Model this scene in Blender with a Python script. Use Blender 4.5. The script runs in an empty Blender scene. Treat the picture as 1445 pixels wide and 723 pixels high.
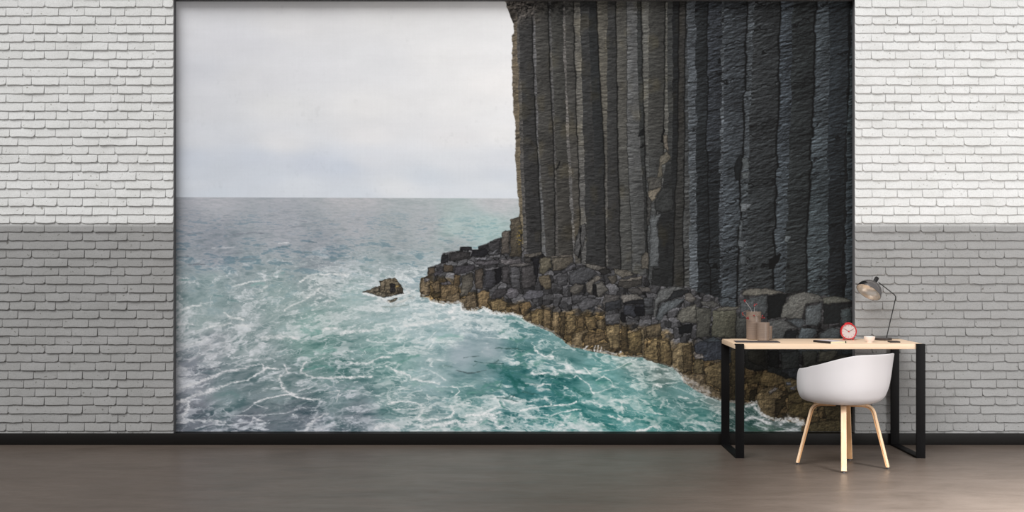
import bpy, bmesh, math, random
import numpy as np
from mathutils import Vector, Matrix, Quaternion

PI = math.pi
scene = bpy.context.scene
COL = scene.collection
random.seed(7)

# ---------------------------------------------------------------- camera frame (1445 x 723)
F, CX, CY, H = 1800.0, 722.5, 361.5, 1.340
WALL = 9.05                                     # face of the brickwork


def at(px, py, d):
    return Vector(((px - CX) / F * d, d, H - (py - CY) / F * d))


# ---------------------------------------------------------------- materials
def mat(name, col=(.5, .5, .5), rough=.5, metal=0.0, spec=.5, coat=0.0):
    m = bpy.data.materials.new(name); m.use_nodes = True
    b = m.node_tree.nodes['Principled BSDF']
    b.inputs['Base Color'].default_value = (*col, 1); b.inputs['Roughness'].default_value = rough
    b.inputs['Metallic'].default_value = metal; b.inputs['Specular IOR Level'].default_value = spec
    b.inputs['Coat Weight'].default_value = coat
    return m


def nt(m):
    t = m.node_tree
    return t, t.nodes['Principled BSDF'], (lambda k: t.nodes.new(k)), (lambda a, b: t.links.new(a, b))


def srgb(r, g, b):
    f = lambda c: (c / 255 / 12.92) if c <= 10.3 else ((c / 255 + .055) / 1.055) ** 2.4
    return (f(r), f(g), f(b))


def coords(t, n, l, kind='Object', scale=(1, 1, 1)):
    tc = n('ShaderNodeTexCoord'); mp = n('ShaderNodeMapping'); mp.inputs['Scale'].default_value = scale
    l(tc.outputs[kind], mp.inputs['Vector']); return mp.outputs['Vector']


def noise(n, l, vec, scale, detail=4, rough=.55, dist=0):
    x = n('ShaderNodeTexNoise'); x.inputs['Scale'].default_value = scale; x.inputs['Detail'].default_value = detail
    x.inputs['Roughness'].default_value = rough; x.inputs['Distortion'].default_value = dist
    l(vec, x.inputs['Vector']); return x.outputs['Fac']


def ramp(n, l, fac, stops):
    r = n('ShaderNodeValToRGB'); e = r.color_ramp.elements
    while len(e) < len(stops): e.new(.5)
    for q, (p, c) in zip(e, stops): q.position = p; q.color = (*c, 1) if len(c) == 3 else c
    l(fac, r.inputs['Fac']); return r.outputs['Color']


def bump(n, l, b, h, strength=.3, dist=.01):
    x = n('ShaderNodeBump'); x.inputs['Strength'].default_value = strength; x.inputs['Distance'].default_value = dist
    l(h, x.inputs['Height']); l(x.outputs['Normal'], b.inputs['Normal'])


def mul(n, l, a, b_, fac=1.0):
    x = n('ShaderNodeMix'); x.data_type = 'RGBA'; x.blend_type = 'MULTIPLY'; x.inputs['Factor'].default_value = fac
    l(a, x.inputs['A']); l(b_, x.inputs['B']); return x.outputs['Result']


def brick_paint(name='painted_brick'):
    """brick painted off-white with a grey dado band below, straight line at z = 1.577"""
    m = mat(name, rough=.8, spec=.25); t, b, n, l = nt(m)
    v = coords(t, n, l)
    sep = n('ShaderNodeSeparateXYZ'); l(v, sep.inputs[0])
    cut = n('ShaderNodeMapRange'); cut.inputs['From Min'].default_value = 1.545; cut.inputs['From Max'].default_value = 1.582
    l(sep.outputs['Z'], cut.inputs['Value'])
    mx = n('ShaderNodeMix'); mx.data_type = 'RGBA'
    mx.inputs['A'].default_value = (*DADO, 1); mx.inputs['B'].default_value = (*WHITE, 1)
    l(cut.outputs['Result'], mx.inputs['Factor'])
    big = ramp(n, l, noise(n, l, v, 5, 4, .6), [(.3, (.90, .90, .89)), (.7, (1, 1, 1))])
    fine = ramp(n, l, noise(n, l, v, 130, 3, .7), [(.25, (.80, .80, .79)), (.55, (1, 1, 1))])
    pit = ramp(n, l, noise(n, l, v, 42, 2, .6), [(.27, (.52, .51, .48)), (.33, (1, 1, 1))])
    c = mul(n, l, mul(n, l, mul(n, l, mx.outputs['Result'], big), fine), pit)
    l(c, b.inputs['Base Color'])
    bump(n, l, b, noise(n, l, v, 70, 5, .7), .55, .004)
    return m


WHITE, DADO = srgb(219, 220, 220), srgb(152, 152, 152)


def floor_mat():
    m = mat('polished_screed', rough=.4, spec=.3); t, b, n, l = nt(m)
    v = coords(t, n, l, scale=(.7, 1.6, 1)); v2 = coords(t, n, l, scale=(.45, 2.6, 1))
    a = ramp(n, l, noise(n, l, v, 1.7, 6, .62, 1.2), [(.25, FLOOR_A), (.75, FLOOR_B)])
    s = ramp(n, l, noise(n, l, v2, 9, 5, .65, 1.6), [(.3, (.86, .85, .83)), (.62, (1, 1, 1)), (.75, (1.12, 1.1, 1.06))])
    l(mul(n, l, a, s), b.inputs['Base Color'])
    rr = n('ShaderNodeMapRange'); rr.inputs['To Min'].default_value = .30; rr.inputs['To Max'].default_value = .52
    l(noise(n, l, v, 6, 5, .6, .8), rr.inputs['Value']); l(rr.outputs['Result'], b.inputs['Roughness'])
    bump(n, l, b, noise(n, l, v, 14, 5, .6, .6), .06, .01)
    return m


FLOOR_A, FLOOR_B = srgb(77, 68, 61), srgb(94, 84, 77)


def wood_mat(name, c0, c1, axis=0, rough=.45):
    m = mat(name, rough=rough, spec=.35); t, b, n, l = nt(m)
    sc = [30, 30, 30]; sc[axis] = 1.6
    v = coords(t, n, l, scale=tuple(sc))
    g = noise(n, l, v, 1.6, 5, .6, .5)
    l(ramp(n, l, g, [(.3, c0), (.7, c1)]), b.inputs['Base Color'])
    bump(n, l, b, g, .06, .002)
    return m


def ceramic_mat():
    m = mat('stoneware_glaze', rough=.38, spec=.5); t, b, n, l = nt(m)
    v = coords(t, n, l, scale=(4, 4, 260))
    g = noise(n, l, v, 1.0, 3, .6)
    l(ramp(n, l, g, [(.3, srgb(112, 97, 86)), (.7, srgb(138, 121, 109))]), b.inputs['Base Color'])
    w = n('ShaderNodeTexWave'); w.bands_direction = 'Z'; w.inputs['Scale'].default_value = 60; w.inputs['Distortion'].default_value = .6
    l(coords(t, n, l), w.inputs['Vector'])
    bump(n, l, b, w.outputs['Fac'], .25, .001)
    return m


def print_mat():
    """matt wallpaper: the colour of every point of the print is stored on the mesh"""
    m = mat('printed_wallpaper', rough=.75, spec=.15); t, b, n, l = nt(m)
    a = n('ShaderNodeAttribute'); a.attribute_name = 'print'; l(a.outputs['Color'], b.inputs['Base Color'])
    return m


# ---------------------------------------------------------------- mesh helpers
def obj(name, bm, m, parent=None, smooth=True, angle=40):
    me = bpy.data.meshes.new(name)
    bmesh.ops.recalc_face_normals(bm, faces=bm.faces)
    bm.to_mesh(me); bm.free()
    for p in me.polygons: p.use_smooth = smooth
    if smooth:
        me.set_sharp_from_angle(angle=math.radians(angle))
    if m: me.materials.append(m)
    o = bpy.data.objects.new(name, me); COL.objects.link(o)
    if parent is not None: o.parent = parent
    return o


def thing(name, label, cat, loc=(0, 0, 0), rz=0, group=None):
    o = bpy.data.objects.new(name, None); COL.objects.link(o)
    o.empty_display_size = .05
    o.location = loc; o.rotation_euler = (0, 0, rz); o['label'] = label; o['category'] = cat
    if group: o['group'] = group
    return o


def tag(o, label, cat, group=None):
    o['label'] = label; o['category'] = cat
    if group: o['group'] = group
    return o


def struct(o):
    o['kind'] = 'structure'; return o


def add_box(bm, x0, x1, y0, y1, z0, z1, bev=0.0, seg=2, M=None):
    r = bmesh.ops.create_cube(bm, size=1.0)
    vs = r['verts']
    for v in vs:
        v.co = Vector(((x0 + x1) / 2 + v.co.x * (x1 - x0), (y0 + y1) / 2 + v.co.y * (y1 - y0), (z0 + z1) / 2 + v.co.z * (z1 - z0)))
    if bev:
        es = list({e for v in vs for e in v.link_edges})
        r2 = bmesh.ops.bevel(bm, geom=es, offset=bev, segments=seg, affect='EDGES', profile=.6)
        vs = list({v for f in r2['faces'] for v in f.verts} | {v for v in vs if v.is_valid})
    if M is not None:
        for v in vs: v.co = M @ v.co
    return vs


def lathe(bm, prof, n=48, M=None):
    """prof: (r, z) from the axis round and back; r = 0 closes to a pole"""
    rings = []
    for r, z in prof:
        if r < 1e-6: rings.append([bm.verts.new((0, 0, z))])
        else: rings.append([bm.verts.new((r * math.cos(2 * PI * k / n), r * math.sin(2 * PI * k / n), z)) for k in range(n)])
    for a, b in zip(rings, rings[1:]):
        if len(a) == 1 and len(b) == 1: continue
        for k in range(n):
            k2 = (k + 1) % n
            if len(a) == 1: bm.faces.new((a[0], b[k], b[k2]))
            elif len(b) == 1: bm.faces.new((a[k], b[0], a[k2]))
            else: bm.faces.new((a[k], b[k], b[k2], a[k2]))
    if M is not None:
        for r in rings:
            for v in r: v.co = M @ v.co


def frames(pts):
    ts = []
    for i in range(len(pts)):
        a = pts[max(0, i - 1)]; b = pts[min(len(pts) - 1, i + 1)]
        ts.append((b - a).normalized())
    return ts


def sweep(bm, pts, prof, up=Vector((0, 0, 1)), cap=True):
    """carry a closed profile (list of (u, v)) along the points; u lies across, v along 'up'"""
    pts = [Vector(p) for p in pts]; ts = frames(pts); rings = []
    side = None
    for p, t in zip(pts, ts):
        if side is None:
            side = t.cross(up)
            if side.length < 1e-4: side = t.cross(Vector((1, 0, 0)))
            side.normalize()
        else:
            side = (side - t * side.dot(t)).normalized()
        nrm = side.cross(t).normalized()
        rings.append([bm.verts.new(p + side * u + nrm * v) for u, v in prof])
    n = len(prof)
    for a, b in zip(rings, rings[1:]):
        for k in range(n): bm.faces.new((a[k], a[(k + 1) % n], b[(k + 1) % n], b[k]))
    if cap:
        bm.faces.new(rings[0]); bm.faces.new(list(reversed(rings[-1])))


def circ(r, n=12): return [(r * math.cos(2 * PI * k / n), r * math.sin(2 * PI * k / n)) for k in range(n)]


def rrect(w, h, r, n=4):
    o = []
    for cx, cy, a0 in ((w / 2 - r, h / 2 - r, 0), (-w / 2 + r, h / 2 - r, PI / 2), (-w / 2 + r, -h / 2 + r, PI), (w / 2 - r, -h / 2 + r, 1.5 * PI)):
        for k in range(n + 1):
            a = a0 + k / n * PI / 2; o.append((cx + r * math.cos(a), cy + r * math.sin(a)))
    return o


def fillet(pts, r, n=8):
    """round the inner corners of a polyline"""
    pts = [Vector(p) for p in pts]; out = [pts[0]]
    for i in range(1, len(pts) - 1):
        a, b, c = pts[i - 1], pts[i], pts[i + 1]
        u = (a - b).normalized(); v = (c - b).normalized()
        d = min(r, (a - b).length * .49, (c - b).length * .49)
        p0 = b + u * d; p1 = b + v * d
        for k in range(n + 1):
            t = k / n; out.append(p0 * (1 - t) ** 2 + b * 2 * t * (1 - t) + p1 * t * t)
    out.append(pts[-1]); return out


def smooth_line(pts, n=8):
    pts = [Vector(p) for p in pts]; P = [pts[0]] + pts + [pts[-1]]; out = []
    for i in range(1, len(P) - 2):
        p0, p1, p2, p3 = P[i - 1], P[i], P[i + 1], P[i + 2]
        for k in range(n):
            t = k / n
            out.append(.5 * (2 * p1 + (p2 - p0) * t + (2 * p0 - 5 * p1 + 4 * p2 - p3) * t * t + (3 * p1 - p0 - 3 * p2 + p3) * t ** 3))
    out.append(pts[-1]); return out
# ---------------------------------------------------------------- the printed picture of the mural
# (a wall mural is a flat print: its picture is worked out here as one colour per mesh point)
MX0, MX1, MY0, MY1 = 238.0, 1213.0, -8.0, 620.0
MS = 1.25                                     # mesh points per photo pixel


def h2(ix, iy, seed):
    n = (ix.astype(np.int64) * 374761393 + iy.astype(np.int64) * 668265263 + seed * 1442695041) & 0xffffffff
    n = ((n ^ (n >> 13)) * 1274126177) & 0xffffffff
    return ((n ^ (n >> 16)) & 0xffff).astype(np.float32) / 65535.0


def vn(x, y, seed):
    xf = np.floor(x); yf = np.floor(y)
    fx = (x - xf).astype(np.float32); fy = (y - yf).astype(np.float32)
    ix = xf.astype(np.int64); iy = yf.astype(np.int64)
    fx = fx * fx * fx * (fx * (fx * 6 - 15) + 10); fy = fy * fy * fy * (fy * (fy * 6 - 15) + 10)
    a = h2(ix, iy, seed); b = h2(ix + 1, iy, seed); c = h2(ix, iy + 1, seed); d = h2(ix + 1, iy + 1, seed)
    return (a + (b - a) * fx) * (1 - fy) + (c + (d - c) * fx) * fy


def fbm(x, y, seed, o=4, g=0.55):
    s = 0; a = 1.0; t = 0
    for k in range(o):
        s = s + a * (vn(x * 2 ** k + 17.3 * k, y * 2 ** k - 9.1 * k, seed + k * 7) - 0.5) * 2
        t += a; a *= g
    return s / t


def ridged(x, y, seed, o=3, g=0.55):
    s = 0; a = 1.0; t = 0
    for k in range(o):
        s = s + a * (1 - np.abs(vn(x * 2 ** k + 3.3 * k, y * 2 ** k + 5.1 * k, seed + k * 7) * 2 - 1))
        t += a; a *= g
    return s / t


def sst(a, b, x):
    t = np.clip((x - a) / (b - a), 0, 1)
    return t * t * (3 - 2 * t)


def mute(c, k):
    """draw a colour towards its own grey"""
    c = np.asarray(c, np.float32)
    g = (c * np.array([.3, .59, .11], np.float32)).sum(-1, keepdims=True)
    return g + (c - g) * k


def rank(f):
    q = np.quantile(f[::3, ::3], np.linspace(0, 1, 201))
    return np.interp(f, q, np.linspace(0, 1, 201)).astype(np.float32)


def idw(gx, gy, pts, p=3.2, sx=1.0, sy=1.0):
    """smooth field through scattered samples (x, y, v...), worked on a coarse lattice"""
    st = 5
    cx = gx[::st, ::st]; cy = gy[::st, ::st]
    pts = np.array(pts, dtype=np.float64); nv = pts.shape[1] - 2
    num = np.zeros(cx.shape + (nv,)); den = np.zeros(cx.shape)
    for q in pts:
        d2 = ((cx - q[0]) * sx) ** 2 + ((cy - q[1]) * sy) ** 2 + 60.0
        w = d2 ** (-p / 2)
        den += w; num += w[..., None] * q[2:]
    f = num / den[..., None]
    H, W = gx.shape
    iy = np.linspace(0, (H - 1) / st, H); ix = np.linspace(0, (W - 1) / st, W)
    iy = np.clip(iy, 0, f.shape[0] - 1.001); ix = np.clip(ix, 0, f.shape[1] - 1.001)
    y0 = iy.astype(int); x0 = ix.astype(int); fy = (iy - y0)[:, None, None]; fx = (ix - x0)[None, :, None]
    r = (f[y0][:, x0] * (1 - fy) * (1 - fx) + f[y0 + 1][:, x0] * fy * (1 - fx)
         + f[y0][:, x0 + 1] * (1 - fy) * fx + f[y0 + 1][:, x0 + 1] * fy * fx)
    return r.astype(np.float32)


CROPS = {'p': (0, 0, 1), '1': (700, 0, 0), '3': (700, 130, 0), '5': (700, 250, 0), '4': (950, 130, 0), '6': (950, 250, 0),
         '7': (580, 330, 0), '8': (800, 350, 0), '9': (950, 370, 0), 'A': (680, 430, 0), 'B': (950, 490, 0),
         'C': (800, 450, 0), 'D': (480, 370, 0), 'E': (240, 490, 0), 'F': (480, 490, 0), 'G': (680, 490, 0),
         'H': (240, 370, 0), 'K': (240, 270, 0)}


def cv(c, pts):
    ox, oy, one = CROPS[c]
    k = 1.0 if one else 260.0 / 1445.0
    return [(ox + a * k, oy + b * k) for a, b in pts]


SKY = [(260, 20, 212, 214, 218), (330, 60, 210, 212, 217), (420, 30, 216, 217, 219), (560, 20, 222, 223, 224), (700, 20, 226, 227, 228),
       (280, 100, 206, 209, 215), (360, 110, 213, 215, 219), (420, 100, 216, 218, 222), (520, 90, 220, 222, 225), (640, 80, 226, 227, 228), (710, 120, 231, 231, 231),
       (280, 150, 208, 211, 216), (400, 150, 218, 220, 222), (520, 150, 223, 224, 225), (650, 150, 226, 227, 228),
       (280, 195, 208, 212, 218), (400, 200, 216, 218, 221), (520, 190, 221, 222, 224), (640, 195, 223, 224, 226), (715, 190, 227, 228, 229),
       (270, 225, 196, 203, 213), (360, 225, 198, 205, 215), (440, 232, 197, 204, 215), (520, 225, 212, 216, 222), (640, 225, 214, 218, 223), (715, 225, 214, 218, 224),
       (480, 236, 198, 206, 217), (280, 248, 198, 205, 214), (380, 248, 201, 208, 217), (600, 250, 203, 210, 218), (710, 250, 205, 211, 219),
       (280, 262, 203, 209, 217), (420, 262, 207, 213, 220), (560, 264, 213, 217, 221), (700, 264, 212, 217, 222),
       (300, 275, 200, 208, 217), (500, 275, 203, 210, 218), (700, 275, 208, 214, 221)]

SEA = [(300, 283, 172, 176, 186), (500, 283, 178, 181, 187), (700, 283, 182, 186, 191), (270, 312, 155, 161, 173), (400, 320, 162, 168, 179),
       (500, 312, 168, 173, 181), (600, 318, 168, 176, 182), (690, 322, 160, 190, 189), (640, 325, 165, 190, 189), (300, 340, 142, 151, 164), (450, 345, 148, 157, 168), (560, 345, 155, 167, 173),
       (640, 345, 158, 171, 175), (300, 370, 148, 157, 169), (450, 372, 145, 157, 167), (560, 375, 152, 172, 176), (300, 395, 142, 168, 172),
       (450, 395, 145, 168, 171), (550, 400, 165, 185, 185), (300, 430, 134, 164, 167), (400, 430, 136, 168, 168), (500, 430, 150, 185, 182),
       (570, 450, 162, 195, 192), (290, 455, 138, 167, 168), (440, 466, 122, 172, 165), (300, 480, 152, 163, 172), (350, 490, 138, 163, 166),
       (450, 490, 112, 163, 156), (550, 490, 128, 178, 170), (620, 480, 148, 188, 183), (270, 530, 125, 136, 150), (340, 540, 115, 140, 147),
       (330, 560, 108, 140, 146), (400, 540, 115, 145, 149), (480, 520, 98, 148, 144), (560, 510, 112, 168, 158), (620, 520, 138, 178, 173),
       (650, 500, 160, 185, 187), (690, 500, 155, 180, 181), (270, 590, 105, 116, 131), (350, 600, 95, 108, 123), (430, 590, 95, 113, 127), (500, 590, 110, 131, 140),
       (480, 560, 110, 145, 149), (560, 570, 112, 158, 153), (600, 590, 108, 153, 148), (660, 560, 90, 153, 143), (720, 535, 38, 122, 116),
       (690, 515, 90, 145, 140), (740, 480, 62, 132, 124), (800, 490, 85, 147, 137), (850, 530, 82, 158, 146), (900, 508, 76, 128, 115),
       (940, 522, 86, 122, 106), (765, 560, 28, 120, 114), (745, 525, 45, 125, 118), (800, 590, 58, 150, 138), (860, 600, 58, 150, 138), (920, 590, 62, 155, 140), (960, 560, 85, 150, 138),
       (990, 590, 62, 145, 130), (1050, 600, 52, 98, 82), (1100, 600, 60, 90, 75), (1010, 560, 105, 138, 122), (880, 560, 75, 155, 143)]

FOAM = [(300, 285, 0), (700, 285, 0), (300, 315, 0.01), (500, 320, 0.03), (680, 325, 0.12), (300, 345, .05), (560, 345, .08), (560, 360, .1), (650, 360, .1), (300, 372, .04), (420, 372, .05),
        (400, 385, .16), (300, 392, .18), (480, 392, .5), (550, 385, .45), (300, 425, .25), (400, 415, .3), (480, 430, .5), (560, 430, .65),
        (600, 440, .75), (650, 450, .65), (700, 455, .6), (300, 460, .4), (370, 455, .3), (480, 470, .45), (560, 480, .35), (620, 475, .35),
        (280, 495, .45), (350, 500, .25), (450, 515, .3), (520, 510, .3), (600, 520, .2), (655, 500, .02), (700, 497, .03), (690, 515, .05), (640, 525, .06), (300, 550, .2),
        (345, 545, .06), (420, 560, .22), (300, 590, .3), (400, 595, .16), (480, 590, .2), (540, 602, .45), (600, 580, .42), (650, 560, .35),
        (680, 590, .65), (730, 588, .7), (740, 470, .45), (740, 490, .3), (770, 515, .35), (720, 540, .06), (760, 560, .1), (800, 510, .3), (850, 510, .3), (900, 530, .5),
        (880, 490, .35), (820, 550, .25), (870, 580, .35), (800, 600, .7), (930, 560, .3), (990, 560, .4), (980, 590, .5), (1060, 590, .25), (1110, 603, .12)]

# facets of the basalt columns: x of the left edge at y = 90, 202, 304; colour above, colour below; kind of joint on the left
FACETS = [(723, 727, 732, (106, 94, 76), (112, 100, 78), 0), (730.5, 733.5, 737.5, (90, 88, 86), (92, 90, 88), 0), (734, 738, 742, (54, 54, 54), (48, 48, 49), 0),
          (752.5, 757.6, 763, (102, 102, 104), (98, 100, 102), 1), (756.7, 760, 767.5, (66, 65, 62), (60, 59, 57), 0), (776, 781, 783, (88, 88, 88), (84, 82, 80), 1),
          (779.5, 783.7, 787, (62, 62, 59), (60, 58, 54), 0), (796, 800, 806, (112, 109, 106), (105, 104, 103), 0), (799.3, 803.5, 809.4, (64, 63, 60), (68, 65, 60), 0),
          (811, 815, 818.5, (96, 94, 88), (88, 88, 87), 1), (820, 824, 826.5, (50, 51, 52), (42, 43, 44), 0), (833, 838, 840, (32, 35, 37), (38, 39, 40), 0),
          (845, 852, 854, (88, 85, 76), (86, 85, 82), 1), (856.5, 856.5, 857.5, (50, 51, 51), (50, 50, 50), 0), (870, 872, 874.5, (80, 79, 74), (72, 73, 71), 1),
          (884.4, 885, 890, (94, 96, 97), (76, 78, 78), 2), (900, 903, 909, (44, 47, 47), (40, 42, 42), 0), (906.5, 909.6, 913, (92, 92, 87), (74, 78, 80), 1),
          (915, 914.5, 916, (60, 60, 57), (68, 71, 72), 0), (938, 936.5, 926, (94, 94, 88), (80, 82, 82), 1), (942, 942, 929, (50, 52, 52), (28, 30, 31), 0),
          (949, 949, 945, (18, 20, 22), (24, 26, 27), 0), (957.6, 956.5, 952, (42, 41, 39), (44, 44, 42), 1), (967, 966, 965, (60, 64, 67), (70, 72, 72), 1),
          (970.5, 972, 973, (72, 78, 84), (80, 87, 93), 0), (982, 983, 983, (31, 35, 38), (28, 32, 35), 0), (999, 997, 1000, (50, 55, 62), (27, 31, 34), 1),
          (1018.5, 1015.7, 1015.7, (84, 91, 97), (72, 79, 86), 0), (1022, 1021, 1021, (52, 57, 62), (62, 69, 75), 0), (1051.5, 1048, 1044, (68, 74, 79), (60, 66, 70), 3),
          (1062, 1058, 1055, (44, 47, 49), (41, 45, 47), 0), (1099, 1096.5, 1093.5, (62, 70, 78), (62, 70, 76), 3), (1117, 1114.6, 1111, (34, 38, 39), (33, 37, 38), 0),
          (1149.5, 1145.5, 1140, (62, 70, 76), (60, 70, 75), 3), (1170, 1168.6, 1168.6, (31, 37, 42), (18, 22, 25), 0), (1197, 1193, 1190, (8, 9, 10), (8, 9, 10), 0),
          (1200, 1195.5, 1194, (40, 48, 51), (44, 52, 57), 0)]

CLIFF = (cv('1', [(70, -60), (70, 0), (85, 50), (110, 120), (135, 185), (140, 250), (120, 290), (128, 340), (125, 450), (128, 600), (130, 720)])
         + cv('3', [(135, 150), (150, 250), (155, 350), (152, 500), (160, 620), (165, 720)])
         + cv('5', [(170, 130), (185, 250), (182, 315), (150, 318), (112, 335), (110, 420), (70, 418), (45, 440), (40, 480)])
         + cv('7', [(705, 30), (660, 40), (600, 75), (530, 100), (525, 122), (480, 125), (478, 100), (385, 103), (380, 130), (250, 150), (235, 170),
                    (235, 225), (215, 240), (130, 265), (130, 330), (80, 345), (68, 400), (75, 490), (130, 505), (150, 530), (260, 550), (390, 548),
                    (405, 600), (500, 610), (560, 580), (640, 625), (780, 635), (860, 650), (900, 690)])
         + cv('A', [(340, 130), (470, 185), (560, 225), (640, 285), (700, 330), (800, 355), (960, 385), (1080, 410), (1260, 415), (1300, 440), (1400, 465)])
         + cv('C', [(740, 355), (830, 385), (900, 450), (920, 500), (1000, 560), (1100, 610), (1220, 650)])
         + cv('B', [(560, 450), (650, 440), (690, 540), (780, 575), (840, 580), (1010, 600), (1000, 680), (1000, 760), (1500, 760), (1500, -3000)])
         + [(1230, -30)])

PILE = [(690, 338), (707, 326), (716, 305), (736, 340), (742, 357), (765, 356), (770, 362), (808, 361), (812, 372), (826, 374), (853, 376), (880, 382), (912, 390), (918, 403),
        (950, 405), (970, 405), (985, 412), (1013, 420), (1018, 432), (1040, 434), (1045, 410), (1060, 406), (1090, 408), (1112, 414), (1130, 412),
        (1160, 417), (1200, 424), (1230, 428), (1230, 640), (560, 640), (560, 338)]

TAN = [(590, 378), (603, 384), (640, 402), (660, 412), (690, 420), (720, 428), (760, 438), (800, 440), (850, 446), (880, 462), (900, 466), (940, 476), (960, 486),
       (1000, 502), (1030, 512), (1050, 515), (1070, 520), (1100, 528), (1130, 535), (1160, 548), (1215, 560)]

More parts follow.
